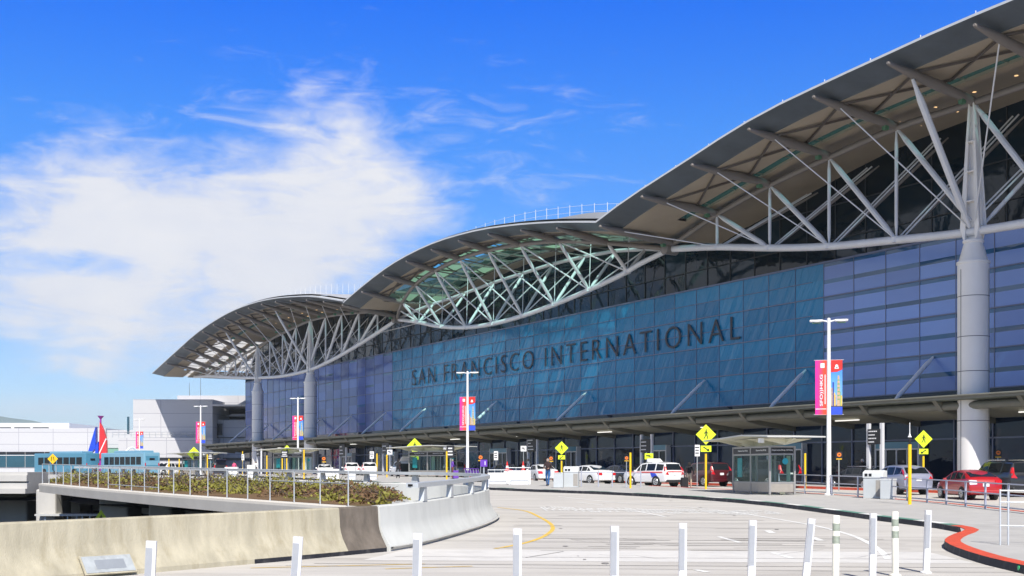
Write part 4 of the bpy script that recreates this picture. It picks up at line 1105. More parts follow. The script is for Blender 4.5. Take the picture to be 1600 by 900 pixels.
cross_sign(303, 172, EYE+25/1900*172, 1.95, 'yellow-green crosswalk sign before the white panelled wall', False)
p = at(158, 58)
r = root('crosswalk_sign', (p.x, p.y, -4.6), 'green-yellow crosswalk sign on the dark lower level under the viaduct', 'road sign', 'yellow-green pedestrian crossing signs')
m = MB(); m.prism([(0, -.02, 4.6-.1-.45), (.3, -.02, 4.6-.1), (0, -.02, 4.6+.35), (-.3, -.02, 4.6-.1)], (0, .02, 0)); pl = m.build('sign_plate', 'sign_yg', r)
m = MB(); ped(m, (0, -.03, 4.5), .5, 0); m.build('symbol', 'sign_black', pl)
m = MB(); m.tube((0, .03, 0), (0, .03, 4.2), .05); m.build('post', 'black', r); m = MB(); m.box((0, -.02, 3.88), (.3, .02, .2)); m.build('arrow_plate', 'sign_yg', r)
# amber diamond warning sign on the left
p = at(82.5, 70); g = 2.0
r = root('warning_sign', (p.x, p.y, g), 'amber diamond warning sign with a narrowing road symbol in front of the buses', 'road sign')
z = EYE+(734-717)/1900*70-g; h = .30
m = MB(); m.prism([(0, -.02, z-h), (h, -.02, z), (0, -.02, z+h), (-h, -.02, z)], (0, .02, 0)); pl = m.build('sign_plate', 'sign_yellow', r)
m = MB(); m.bar((-.07, -.03, z-.12), (-.06, -.03, z+.13), .035, .006, up=Vector((0, 1, 0))); m.bar((.09, -.03, z-.12), (.04, -.03, z+.13), .035, .006, up=Vector((0, 1, 0))); m.build('symbol', 'black', pl)
m = MB(); m.path([(0, .03, z-.25), (0, .03, .25), (.12, .03, .08), (.35, .03, -.25)], .035, 6); m.build('post', 'black', r)

# plain yellow posts
YP = root('marker_post', (0, 0, 0), 'x', 'post', 'slim yellow marker posts on the island')
m = MB(); m.lathe((0, 0, 0), [(.065, 0), (.065, 1), (.0, 1.004)], 10); YP_post = m.build('post', 'yellow', YP, smooth=True)
spots = [(985, 77, 2.25, 'yellow marker post in front of the white taxi'), (1258, 72, 2.2, 'yellow marker post just right of the nearest bus shelter'),
         (698, 96, 2.4, 'yellow marker post before the second bus shelter, with a black sign behind it'), (604.5, 118, 2.2, 'yellow marker post left of the dark open-boot car'),
         (589, 118, 2.3, 'yellow marker post in front of the third white car'), (475, 108, 2.6, 'yellow marker post just right of the third lamp post'),
         (441, 128, 2.3, 'yellow marker post in front of the third bus shelter'), (448, 128, 2.3, 'second of the close pair of yellow posts before the third shelter'), (417, 130, 2.2, 'yellow marker post left of the third bus shelter'),
         (324, 130, 2.3, 'yellow marker post just right of the fourth lamp post'), (280, 140, 1.9, 'yellow marker post left of the fourth bus shelter'), (264, 140, 1.9, 'leftmost yellow marker post by the pale pickup'),
         (379, 168, 3.2, 'yellow marker post under a small pink notice')]
for i, (px, y, h, lb) in enumerate(spots):
    o = YP if i == 0 else copy_tree(YP); o.location = at(px, y, .15); o.scale = (1, 1, h); o['label'] = lb
# taller yellow post with black collar and white aerial, right
p = at(1421.5, 51.6, .15)
r = root('marker_post', p, 'tall yellow post with a black collar and a white aerial, in front of the cars', 'post')
m = MB(); m.lathe((0, 0, 0), [(.075, 0), (.075, 2.55), (.0, 2.56)], 12); m.build('post', 'yellow', r, smooth=True)
m = MB(); m.lathe((0, 0, 2.56), [(.055, 0), (.055, .30)], 10); m.build('collar', 'black', r)
m = MB(); m.lathe((0, 0, 2.86), [(.09, 0), (.05, .06), (.02, .16), (.015, .62)], 10); m.build('aerial', 'white', r)

# flexible lane posts in the foreground
def flex(px, y, h, lean, label, cream=False):
    lean += random.uniform(-1.3, 1.3)
    p = at(px, y); r = root('lane_post', p, label, 'lane post', 'flexible posts across the road')
    r.rotation_euler = (0, R(lean), R(random.uniform(-6, 6)))
    if cream:
        m = MB(); m.lathe((0, 0, 0), [(.11, 0), (.11, .03), (.062, .05), (.062, h-.01), (.055, h)], 14); m.build('tube', 'warmwhite', r, smooth=True)
        for z in (h-.20, h-.42):
            m = MB(); m.lathe((0, 0, z-.05), [(.0635, -.02), (.0645, -.02), (.0645, .11), (.0635, .11)], 14); m.build('reflective_band', 'tape_green', r, smooth=True)
    else:
        m = MB(); m.prism([(-.058, -.03, 0), (-.04, -.045, 0), (.035, -.045, 0), (.065, -.02, 0), (.065, .03, 0), (-.058, .03, 0)], (0, 0, h)); m.lathe((0, 0, 0), [(.11, 0), (.11, .02), (.05, .05)], 12); m.build('tube', 'post_white', r)
        m = MB(); m.box((-.012, -.047, h-.085-.32), (.082, .006, .64)); m.build('reflective_band', 'tape', r)
for_lean = 0
FL = [(229, 14.9, 1.2, 4, 'leaning white lane post in front of the beige barrier, leftmost of the row'), (456, 15.7, 1.2, 3, 'white lane post below the dark gap under the beige barrier'),
      (649, 16.35, 1.2, .5, 'white lane post in front of the pale curved barrier'), (807.5, 17.35, 1.2, .5, 'white lane post at the foot of the yellow curved line'),
      (959, 18, 1.2, .5, 'white lane post alone in the middle of the road'), (1066, 18.8, 1.2, -.5, 'white lane post below the crosswalk sign left of the shelter'),
      (1173, 19.6, 1.2, .5, 'white lane post below the nearest bus shelter'), (1257, 20.2, 1.2, 5, 'leaning white lane post left of a cream one'),
      (1363, 21.9, 1.2, 1, 'white lane post between the two cream banded posts'), (1447, 23.2, 1.2, 1, 'rightmost white lane post, right of both cream banded posts')]
for a in FL: flex(*a)
flex(1305.5, 21.2, 1.2, 0, 'cream round lane post with two worn bands, the left one of two', True)
flex(1399, 22.6, 1.2, 0, 'cream round lane post with two worn bands, the right one of two', True)

# island railing on the right
def railing(name, pts, label, hts=(.14, .62, 1.02), mat='rail_lav', ph=1.05, base=.15, cat='railing', rr=.03, pw=.07):
    r = root(name, at(800, pts[0][1]), label, cat, world=False); r.location = (0, 0, 0)
    c = Vector((sum(p[0] for p in pts)/len(pts), sum(p[1] for p in pts)/len(pts), 0)); r.location = (c.x, c.y, gz(c.y)); WORLD_ROOT[r.name] = Vector(r.location)
    g = [Vector((p[0], p[1], gz(p[1])+base)) for p in pts]
    for p in g:
        m = MB(); m.box(p+UP*ph/2, (pw, pw, ph)); m.build('post', mat, r)
    for h in hts:
        m = MB(); m.path([p+UP*h for p in g], rr, 6); m.build('rail', mat, r)
    return r
railing('railing', [(15.0, 68.3), (15.9, 66), (16.7, 63.5), (17.35, 61), (17.85, 58.5), (18.2, 56), (18.4, 53.9), (18.5, 51.8), (18.5, 49.6), (18.45, 47.4), (18.45, 45.2), (18.45, 43), (18.45, 40.8), (18.45, 38)], 'grey three-bar pedestrian railing between the pavement and the parked cars, right')
railing('railing', [(3.6, 82.5), (4.6, 80.7), (5.7, 80.3), (6.6, 80.1), (7.5, 79.9), (8.45, 79.8)], 'short grey railing between the white bin and the taxi', hts=(.95,), rr=.025)
p0, p1 = Vector((11.4, 28.4)), Vector((14.2, 27.6))
railing('railing', [tuple(p0), tuple(p0.lerp(p1, .06)), tuple(p1)], 'thin pale pipe railing standing alone at the right edge', hts=(.45, 1.0, 1.27), mat='rail_pale', ph=1.3, rr=.02, pw=.032)

# bus shelters
def shelter(L=4.6, Dp=1.4):
    r = root('bus_shelter', (0, 0, 0), 'x', 'bus shelter', 'glazed bus shelters on the island')
    H = 2.55
    for i, (x, y) in enumerate([(-L/2, 0), (0, 0), (L/2, 0), (-L/2, Dp), (0, Dp), (L/2, Dp)]):
        m = MB(); m.box((x, y, H/2), (.10, .10, H)); m.build('post', 'shelter_frame', r)
    m = MB()
    for z in (.62, 2.12, H-.04):
        for y in (0, Dp): m.box((0, y, z), (L, .08, .08))
        for x in (-L/2, L/2): m.box((x, Dp/2, z), (.08, Dp, .08))
    m.build('frame', 'shelter_frame', r)
    # header boards with lettering on front and right side
    for x in (-L/4, L/4):
        m = MB(); m.box((x, 0, 2.335), (L/2-.14, .05, .34)); hb = m.build('header_board', 'black', r)
        text_mesh('lettering', 'Departures Drop Off Only', 'text_white', frame((x+.15, -.03, 2.33), (1, 0, 0), UP), hb, width=1.25, ext=.004)
    m = MB(); m.box((L/2, Dp/2, 2.335), (.05, Dp-.14, .34)); hb = m.build('header_board', 'black', r)
    text_mesh('lettering', 'Departures Drop Off Only', 'text_white', frame((L/2+.03, Dp/2, 2.33), (0, 1, 0), UP), hb, width=1.2, ext=.004, weight=.01)
    for x in (-L/4, L/4):
        m = MB(); m.box((x, 0, .36), (L/2-.12, .05, .44)); m.build('kick_panel', 'shelter_panel', r)
        m = MB(); m.box((x, 0, 1.37), (L/2-.12, .015, 1.42)); m.build('glass_pane', 'shelter_glass', r)
    m = MB(); m.box((L/2, Dp/2, .36), (.05, Dp-.12, .44)); m.build('kick_panel', 'shelter_panel', r)
    m = MB(); m.box((L/2, Dp/2, 1.37), (.015, Dp-.12, 1.42)); m.build('glass_pane', 'shelter_glass', r)
    m = MB(); m.box((-L/2, Dp/2, 1.37), (.015, Dp-.12, 1.42)); m.build('glass_pane', 'shelter_glass', r)
    for x in (-.55, L/2-.65):
        m = MB(); m.box((x, Dp-.02, 1.3), (.42, .02, 1.5)); m.build('etched_panel', 'etched', r)
    m = MB(); m.box((-L/2+.62, .1, 1.42), (.56, .04, 1.05)); m.build('poster', 'tealposter', r)
    m = MB(); m.lathe((L/2+.02, Dp*.62, 1.75), [(.17, -.006), (.17, .006)], 16, axis='X'); m.build('emblem', 'tealposter', r)
    m = MB(); m.box((.9, Dp-.35, .5), (1.9, .4, .05)); m.box((.2, Dp-.35, .25), (.06, .3, .5)); m.box((1.6, Dp-.35, .25), (.06, .3, .5)); m.build('bench', 'shelter_panel', r)
    # winged roof: thin tapered wings on ribs, raised towards the middle
    m = MB(); x0, x1, xm = -L/2-2.1, L/2+1.7, .9; y0, y1 = -.95, Dp+.9; yc = Dp/2
    zt_ = 3.16
    top = [(x0, y0, 2.98), (xm, y0-.05, zt_), (x1, y0, 3.03)]; bk_ = [(x0, y1, 2.98), (xm, y1, zt_), (x1, y1, 3.03)]
    for a in (0, 1):
        m.quad([top[a], top[a+1], bk_[a+1], bk_[a]], 0)
        lo = [Vector(q)-UP*.07 for q in (top[a], top[a+1], bk_[a+1], bk_[a])]; m.quad(lo[::-1], 1)
        for u, v in ((0, 1), (1, 2), (2, 3), (3, 0)):
            q4 = [top[a], top[a+1], bk_[a+1], bk_[a]]; m.quad([q4[v], q4[u], Vector(q4[u])-UP*.07, Vector(q4[v])-UP*.07], 0)
    m.build('roof', ['shelter_roof', 'shelter_soffit'], r)
    m = MB()
    for x in (-L/2-.7, -L/4, L/4, L/2+.3):
        m.prism([(x, y0+.1, 2.93), (x, yc, 2.60), (x, y1-.1, 2.93)], (.10, 0, 0))
    m.build('roof_rib', 'shelter_soffit', r)
    m = MB(); m.prism([(x0+.3, yc, 2.90), (-L/2, yc, 2.6), (L/2, yc, 2.6), (x1-.3, yc, 2.93)], (0, .12, 0)); m.build('roof_beam', 'shelter_soffit', r)
    m = MB(); m.box((L/2+.55, y0+.2, 2.82), (.28, .22, .24)); m.build('light_box', 'white', r)
    return r
SH = shelter()
angD = math.atan2(-D.y, -D.x)     # local +x runs towards the camera along the front
c0 = at(1221, 62.2); c1 = at(1131, 69.3); v = Vector((c0.x-c1.x, c0.y-c1.y))
SHs = [((c0.x+c1.x)/2, (c0.y+c1.y)/2, math.atan2(v.y, v.x), 1.0, 'nearest glass bus shelter with a winged roof and black header boards'),
       (at(668, 121).x, 121, angD+R(18), 1.16, 'second bus shelter, behind the lamp post and the curved barrier'),
       (at(450, 139).x, 139, angD+R(20), 1.12, 'third bus shelter, with yellow posts in front and the round column behind'),
       (at(303, 172).x, 172, angD+R(24), 1.1, 'fourth and farthest bus shelter, before the white panelled building')]
for i, (x, y, a, sc, lb) in enumerate(SHs):
    o = SH if i == 0 else copy_tree(SH); o.location = (x, y, gz(y)+.15); o.rotation_euler = (0, 0, a); o.scale = (sc, 1, 1); o['label'] = lb

# litter and recycling bins
def bins(px, y, label1, label2, px2, rz):
    p = at(px, y, .15); r = root('recycling_bin', p, label1, 'bin', 'pale metal bins on the island', rz)
    m = MB(); m.box((0, 0, .48), (.95, .62, .96)); m.build('body', 'bin', r, bevel=.015)
    m = MB(); m.box((.30, -.315, .48), (.30, .01, .80)); m.build('hatch', 'bin_hatch', r)
    m = MB(); m.prism([(-.5, -.34, .98), (-.5, .34, .98), (-.5, .34, 1.34), (-.5, -.05, 1.36), (-.5, -.34, 1.26)], (1.0, 0, 0)); m.build('hood', 'bin_top', r, bevel=.03)
    m = MB()
    for x in (-.32, -.12): m.box((x, -.345, 1.13), (.14, .012, .14))
    m.build('slot', 'dark_opening', r)
    p = at(px2, y-1.3, .15); r2 = root('litter_bin', p, label2, 'bin', 'pale metal bins on the island', rz)
    m = MB(); m.box((0, 0, .47), (.62, .52, .92)); m.build('body', 'bin', r2, bevel=.015)
    m = MB(); m.box((0, 0, .945), (.66, .56, .05)); m.build('lid', 'bin_top', r2, bevel=.01)
bins(1367, 59.2, 'pale grey recycling bin with a hooded two-slot top, in front of the silver crossover', 'small square pale grey bin beside the hooded one near the silver crossover', 1388, R(-35))
bins(893, 79.5, 'white recycling bin with a hooded top in front of the white sedan', 'small white bin just right of the walking man', 873, R(-10))

# white block walls, cart rack, cones near the middle
def block(px0, px1, y, h, label, rail=True):
    a, b = at(px0, y, .15), at(px1, y, .15); w = b.x-a.x
    r = root('white_block', ((a.x+b.x)/2, y, a.z), label, 'barrier block')
    m = MB(); m.box((0, 0, h/2), (w, .6, h)); m.build('body', 'white', r, bevel=.03)
    m = MB(); m.box((0, -.33, h*.30), (w*.8, .03, .05)); m.box((-w*.40, -.33, h*.15), (.05, .03, h*.3)); m.box((w*.40, -.33, h*.15), (.05, .03, h*.3)); m.build('bumper_rail', 'rail_pale', r)
    if rail:
        m = MB(); m.tube((-w/2, 0, h+.2), (w/2, 0, h+.2), .03, n=6)
        for q in (-.48, -.16, .16, .48): m.tube((q*w, 0, h-.02), (q*w, 0, h+.2), .025, n=6)
        m.build('top_rail', 'rail', r)
    return r
block(762, 794, 88, .82, 'long low white block wall with a hand rail, right of the luggage carts')
block(794.5, 829, 86.5, 1.0, 'taller white block behind the walking man, nearest the traffic cones')
block(352, 372, 118, 1.0, 'white block seen over the railing under the far canopy end', False)
block(387, 399, 116, 1.2, 'squarish white block beside the far round column', False)
block(545, 556, 104, 1.1, 'white block before the middle one of three white cars', False)
block(497, 530, 106, .9, 'wide white block in front of the first white sedan', False)
block(576, 589, 104, 1.1, 'white block in front of the third white car', False)
for px, y, lb in ((792.5, 89, 'orange and white traffic cone left of the taller white block'), (817.5, 89.5, 'orange traffic cone peeping over the taller white block')):
    p = at(px, y, .15); r = root('traffic_cone', p, lb, 'traffic cone')
    m = MB(); m.lathe((0, 0, .92), [(.2, 0), (.2, .03), (.14, .06), (.10, .30), (.03, .72)], 12, 0); m.build('cone', 'red', r, smooth=True)
    m = MB(); m.lathe((0, 0, .92), [(.118, .22), (.088, .40)], 12); m.build('collar', 'white', r)
    m = MB(); m.box((0, 0, .46), (.5, .4, .92)); m.build('stand', 'white', r)
# nested luggage carts
def cart(p, rz, label):
    r = root('luggage_cart', p, label, 'luggage cart', 'nested luggage carts', rz)
    m = MB()
    for x in (-.28, .28):
        m.path([(x, -.45, .18), (x, .40, .18), (x, .46, .5), (x, .55, 1.02)], .02, 6)
    for y in (-.4, -.1, .2): m.tube((-.28, y, .18), (.28, y, .18), .015, n=6)
    m.build('frame', 'rail', r)
    m = MB(); m.tube((-.3, .55, 1.02), (.3, .55, 1.02), .035, n=8); m.box((0, .52, .8), (.5, .02, .22)); m.build('handle', 'purple', r)
    for (x, y) in ((-.26, -.4), (.26, -.4), (-.26, .4), (.26, .4)):
        m = MB(); m.lathe((x, y, .08), [(.08, -.02), (.08, .02)], 10, axis='X'); m.build('wheel', 'tyre', r)
for i in range(5): cart(at(738+i*4.5, 96-i*.3, .15), R(70), 'purple-handled luggage cart, one of five nested beside the white block wall')
p = at(756, 97, .15); r = root('cart_dispenser', p, 'purple luggage-cart dispenser box with a white digit-like mark', 'dispenser')
m = MB(); m.box((0, 0, .6), (.12, .12, 1.2)); m.build('post', 'rail', r); m = MB(); m.box((0, 0, 1.45), (.55, .3, .55)); m.build('box', 'purple', r); m = MB(); m.box((0.1, -.16, 1.45), (.06, .01, .3)); m.build('mark', 'text_white', r)

# small signs on poles: black with orange symbol, white notices
def pole_sign(px, y, zc_, w, h, col, label, sym=None, base=.15, extra=None):
    p = at(px, y, base); r = root('notice_sign', p, label, 'sign'); z = zc_-p.z
    m = MB(); m.tube((0, .04, 0), (0, .04, z+h*.4), .035, n=6); m.build('post', 'rail', r)
    m = MB(); m.box((0, 0, z), (w, .04, h)); pl = m.build('panel', col, r)
    m = MB()
    if sym == 'ring':
        m.lathe((0, -.03, z+h*.05), [(w*.33, -.006), (w*.33, .006)], 12, axis='Y'); m.build('symbol', 'orange_sign', pl)
        m = MB(); m.box((0, -.04, z+h*.05), (w*.30, .006, w*.10)); m.box((.02, -.04, z+h*.12), (w*.1, .006, w*.16)); m.build('symbol', 'black', pl)
        m = MB(); m.box((0, -.0, z-h*.58), (w*.85, .03, h*.14)); m.build('strip', 'sign_yellow', r)
    elif sym == 'text':
        for i in range(3): m.box((-w*.05, -.025, z+h*(.28-.25*i)), (w*random.uniform(.5, .8), .008, h*.10))
        m.build('lettering', 'text_white' if col == 'black' else 'black', pl)
    elif sym == 'logo':
        m.box((-w*.1, -.025, z+h*.1), (w*.5, .008, h*.2)); m.box((w*.15, -.025, z-h*.1), (w*.4, .008, h*.1)); m.build('symbol', 'black', pl)
def zz(yy, y): return EYE+(734-yy)/1900*y
pole_sign(704, 98, zz(706, 98), .62, 1.0, 'black', 'black notice board with three text lines in front of the second bus shelter', 'text')
pole_sign(751, 104, zz(715, 104), .5, .45, 'black', 'black sign with an orange disc above the luggage carts', 'ring')
pole_sign(1311, 71, zz(711, 71), .38, .40, 'black', 'black sign with an orange disc right of the nearest lamp post', 'ring')
pole_sign(1559.5, 74, zz(708, 74), .42, .42, 'black', 'black sign with an orange disc above the dark sport utility', 'ring')
pole_sign(979, 92, zz(716, 92), .38, .34, 'black', 'small black sign with an orange disc left of the taxi roof', 'ring')
pole_sign(506, 140, zz(717, 140), .6, .6, 'black', 'black sign with an orange disc above the first white sedan', 'ring')
pole_sign(861, 100, zz(716.5, 100), .42, .38, 'black', 'black sign with an orange disc behind the walking man', 'ring')
pole_sign(341, 160, zz(719, 160), .5, .5, 'black', 'black sign with an orange disc under the far canopy end', 'ring')
pole_sign(329, 140, zz(714, 140), .65, .75, 'black', 'black board with white lettering right of the fourth lamp post', 'text')
pole_sign(445, 126, zz(710, 126), .75, .8, 'black', 'black board hiding the lower half of the third shelter crosswalk sign', 'text')
pole_sign(818, 112, zz(701, 112), .52, .5, 'white', 'white notice with dark emblem left of the walking man', 'logo')
pole_sign(609, 130, zz(706.5, 130), .55, .5, 'white', 'white notice with dark emblem above the open-boot car', 'logo')
pole_sign(775, 122, zz(712, 122), .42, .9, 'white', 'narrow pale notice between the lamp post and the white emblem notice', 'text')
pole_sign(379.5, 167, zz(714.5, 167), .36, .8, 'white', 'narrow pale notice above a yellow post near the far column', 'text')
pole_sign(1089.5, 80, zz(704, 80), .32, .75, 'white', 'narrow pale notice just left of the nearest shelter crosswalk sign', 'text')
pole_sign(581, 150, zz(711, 150), .5, .9, 'white', 'narrow pale notice over the third white car', 'text')
pole_sign(465, 144.6, zz(706, 144.6), .78, .85, 'white', 'square white notice fixed on the third lamp post', 'text')
pole_sign(1014, 90, zz(713, 90), .62, .44, 'sign_yg', 'green taxi rank sign above the white taxi roof', 'logo')

# ================================================================== VEHICLES
def paint(name, c, metal=.0, coat=.7): return pm(name, c, .32, metal, .02, coat=coat)
PT = {'white': paint('white_car_paint', (.78, .78, .79)), 'red': paint('red_car_paint', (.40, .008, .015)), 'silver': paint('silver_car_paint', (.33, .35, .45), .35),
      'black': paint('black_car_paint', (.010, .012, .018)), 'navy': paint('navy_car_paint', (.012, .018, .045)), 'maroon': paint('maroon_car_paint', (.07, .008, .012)), 'grey': paint('grey_car_paint', (.10, .11, .13), .3)}
KIND = {  # y, zbottom, zbelt, ztop, halfwidth factor ; rear to front
    'sedan': dict(L=4.85, Wd=1.86, wh=.33, wb=(-1.42, 1.42), st=[(-2.42, .42, .72, .74, .80), (-2.36, .30, .90, .94, .92), (-2.15, .25, 1.00, 1.04, .97), (-1.72, .22, 1.02, 1.06, 1.0), (-.95, .20, .98, 1.42, 1.0), (-.25, .20, .96, 1.47, 1.0), (.35, .20, .95, 1.42, 1.0), (1.22, .20, .96, 1.0, 1.0), (1.9, .22, .86, .89, .96), (2.28, .26, .74, .76, .88), (2.42, .36, .60, .61, .74)]),
    'hatch': dict(L=4.45, Wd=1.75, wh=.31, wb=(-1.33, 1.37), st=[(-2.22, .45, .74, .76, .82), (-2.16, .30, .98, 1.02, .94), (-1.98, .26, 1.06, 1.12, .98), (-1.15, .20, 1.00, 1.42, 1.0), (-.35, .20, .97, 1.50, 1.0), (.25, .20, .95, 1.45, 1.0), (1.42, .20, .93, .96, 1.0), (1.9, .22, .80, .83, .95), (2.15, .26, .68, .70, .86), (2.23, .36, .56, .57, .74)]),
    'cross': dict(L=4.55, Wd=1.84, wh=.35, wb=(-1.3, 1.35), st=[(-2.27, .50, .86, .88, .84), (-2.24, .34, 1.06, 1.09, .95), (-2.16, .30, 1.12, 1.16, .98), (-1.72, .25, 1.12, 1.58, 1.0), (-1.0, .24, 1.06, 1.67, 1.0), (-.1, .24, 1.03, 1.68, 1.0), (.35, .24, 1.02, 1.60, 1.0), (1.2, .24, 1.02, 1.07, 1.0), (1.9, .27, .95, .98, .96), (2.2, .3, .82, .84, .88), (2.27, .42, .68, .69, .76)]),
    'suv': dict(L=4.6, Wd=1.84, wh=.36, wb=(-1.32, 1.32), st=[(-2.30, .50, .90, .92, .90), (-2.27, .36, 1.08, 1.10, .97), (-2.22, .34, 1.12, 1.15, .99), (-2.02, .30, 1.10, 1.68, 1.0), (-1.2, .28, 1.08, 1.75, 1.0), (-.2, .28, 1.06, 1.75, 1.0), (.40, .28, 1.05, 1.68, 1.0), (1.05, .28, 1.06, 1.10, 1.0), (2.0, .30, 1.02, 1.05, .98), (2.24, .34, .90, .92, .92), (2.30, .45, .72, .73, .82)]),
    'big': dict(L=5.6, Wd=2.04, wh=.40, wb=(-1.65, 1.65), st=[(-2.80, .55, .98, 1.0, .92), (-2.77, .40, 1.22, 1.24, .98), (-2.72, .38, 1.26, 1.29, .99), (-2.55, .34, 1.24, 1.86, 1.0), (-1.6, .32, 1.22, 1.93, 1.0), (-.1, .32, 1.20, 1.93, 1.0), (.55, .32, 1.19, 1.86, 1.0), (1.25, .32, 1.20, 1.24, 1.0), (2.4, .34, 1.16, 1.19, .98), (2.72, .38, 1.02, 1.04, .93), (2.80, .5, .8, .81, .84)]),
    'pickup': dict(L=5.6, Wd=1.98, wh=.40, wb=(-1.65, 1.65), st=[(-2.80, .55, .95, .97, .95), (-2.76, .42, 1.12, 1.13, .99), (-.85, .34, 1.12, 1.14, 1.0), (-.55, .32, 1.16, 1.80, 1.0), (.1, .32, 1.15, 1.86, 1.0), (.6, .32, 1.15, 1.80, 1.0), (1.2, .32, 1.16, 1.2, 1.0), (2.4, .34, 1.10, 1.13, .98), (2.72, .38, .98, 1.0, .93), (2.80, .5, .8, .81, .84)]),
}
def car(kind, loc, yaw, col, label, group='cars and vans at the drop-off kerb', name=None, hatch_open=False, sign=False, rack=False, decal=False, lamps='tail'):
    k = KIND[kind]; hw = k['Wd']/2; st = k['st']
    r = root({'sedan': 'sedan_car', 'hatch': 'hatchback_car', 'cross': 'crossover_car', 'suv': 'sport_utility_car', 'big': 'sport_utility_car', 'pickup': 'pickup_truck'}[kind], loc, label, 'car' if kind != 'pickup' else 'pickup truck', group, yaw)
    body = MB(); rings = []
    for (y, zb, zbelt, ztop, wf) in st:
        cab = ztop-zbelt > .2; w = hw*wf
        wr = w*(.74 if cab else .86); ze = ztop-(.05 if cab else .015)
        ring = [(0, zb), (w*.80, zb), (w*.965, zb+.07), (w, lerp(zb, zbelt, .55)), (w*.985, zbelt-.10), (w*.945, zbelt), (wr, ze), (wr*.55, ztop), (0, ztop+.01)]
        rings.append([Vector((x, y, z)) for x, z in ring])
    n = len(rings[0]); i0 = len(body.v)
    full = [[p for p in rg]+[Vector((-p.x, p.y, p.z)) for p in rg[-2:0:-1]] for rg in rings]
    nn = len(full[0])
    for rg in full: body.v += rg
    for j in range(len(full)-1):
        for q in range(nn):
            a = i0+j*nn+q; b = i0+j*nn+(q+1) % nn
            body.f.append((a, b, b+nn, a+nn)); body.m.append(0); body.tone.append(.5)
    body.f.append(tuple(i0+q for q in range(nn))); body.m.append(0); body.tone.append(.5)
    e = i0+(len(full)-1)*nn; body.f.append(tuple(e+q for q in reversed(range(nn)))); body.m.append(0); body.tone.append(.5)
    bo_ = body.build('body', PT[col], r, smooth=True, angle=50)
    # glazing
    cabs = [i for i, s in enumerate(st) if s[3]-s[2] > .2]; c0_, c1_ = cabs[0], cabs[-1]
    def pane(pts, off, name='window'):
        nrm = (pts[1]-pts[0]).cross(pts[2]-pts[0]).normalized(); c = sum(pts, Vector())/len(pts)
        if nrm.dot(c-Vector((0, 0, .9))) < 0: nrm = -nrm
        m = MB(); q = [p+nrm*off for p in pts]; m.quad(q); m.quad([p-nrm*.02 for p in pts][::-1])
        for a in range(len(q)): b = (a+1) % len(q); m.quad([q[a], q[b], pts[b]-nrm*.02, pts[a]-nrm*.02])
        return m.build(name, 'car_glass', r)
    for sg in (1, -1):
        def sp_(i, u, yq=None):
            a, b = rings[i][5], rings[i][6]; p = a.lerp(b, u); return Vector((p.x*sg, p.y, p.z))
        pr = [(i, i+1) for i in range(c0_, c1_)]
        for (i, j) in pr:
            ins = .07
            A, B_, C_, D_ = sp_(i, .1), sp_(j, .1), sp_(j, .86), sp_(i, .86)
            pane([A.lerp(B_, ins), B_.lerp(A, ins), C_.lerp(D_, ins), D_.lerp(C_, ins)], .012)
        A, B_, C_ = sp_(c1_, .1), sp_(c1_+1, .35), sp_(c1_, .86)
        pane([A.lerp(B_, .06), A.lerp(B_, .72), C_.lerp(B_, .10)], .012)
        if kind in ('sedan', 'hatch', 'cross'):
            A, B_, C_ = sp_(c0_, .1), sp_(c0_-1, .35), sp_(c0_, .86); pane([A.lerp(B_, .06), A.lerp(B_, .6), C_.lerp(B_, .10)], .012)
    for (ci, oi, nm_) in ((c1_, c1_+1, 'windscreen'), (c0_, c0_-1, 'rear_window')):
        a, b = rings[ci][6], rings[oi][6]; za = rings[ci][6].z; zb_ = rings[oi][6].z
        T0 = [Vector((s_*a.x*.9, a.y, a.z)) for s_ in (-1, 1)]; B0 = [Vector((s_*b.x*.9, b.y, b.z)) for s_ in (1, -1)]
        p4 = [T0[0].lerp(B0[1], .07), T0[1].lerp(B0[0], .07), B0[0].lerp(T0[1], .08), B0[1].lerp(T0[0], .08)]
        if hatch_open and nm_ == 'rear_window': continue
        pane(p4, .035, nm_)
    # lights, plate, bumper, wheels
    yr = st[0][0]; zl = st[1][2]-.12
    for sg in (1, -1):
        m = MB(); wl = hw*.90
        if kind in ('suv', 'big', 'cross'): m.prism([(sg*wl*.70, st[1][0]-.07, zl-.12), (sg*wl*1.06, st[1][0]-.03, zl-.10), (sg*wl*1.05, st[2][0]-.04, zl+.20), (sg*wl*.92, st[3][0]-.10, zl+.46), (sg*wl*.84, st[3][0]-.14, zl+.44), (sg*wl*.88, st[2][0]-.09, zl+.12)], (0, .13, 0))
        else: m.prism([(sg*wl*.58, st[1][0]-.10, zl-.09), (sg*wl*1.02, st[1][0]-.05, zl-.11), (sg*wl*1.04, st[1][0]-.0, zl+.13), (sg*wl*.60, st[1][0]-.07, zl+.11)], (0, .16, 0))
        m.build('taillight', 'tail_clear' if kind == 'hatch' and sg < 0 and col == 'red' else 'tail', r)
        m = MB(); yf = st[-2][0]; zf = st[-2][2]-.06
        m.prism([(sg*hw*.55, yf+.05, zf-.12), (sg*hw*.86, yf-.02, zf-.1), (sg*hw*.88, yf-.10, zf+.05), (sg*hw*.55, yf+.0, zf+.02)], (0, -.15, 0)); m.build('headlight', 'tail_clear', r)
        m = MB(); mi = c1_; pm_ = rings[mi][5]; m.box((sg*(pm_.x+.10), pm_.y+.42, pm_.z+.05), (.18, .12, .14)); m.build('mirror', PT[col], r, bevel=.03)
    m = MB(); m.box((0, yr-.012, st[0][2]+(.0 if kind in ('sedan', 'hatch') else -.02)), (.32, .03, .16)); m.build('number_plate', 'plate', r)
    m = MB(); m.box((0, yr+.06, .40), (k['Wd']*.86, .18, .18)); m.build('bumper', 'trim' if col in ('white',) and kind == 'suv' else PT[col], r, bevel=.04)
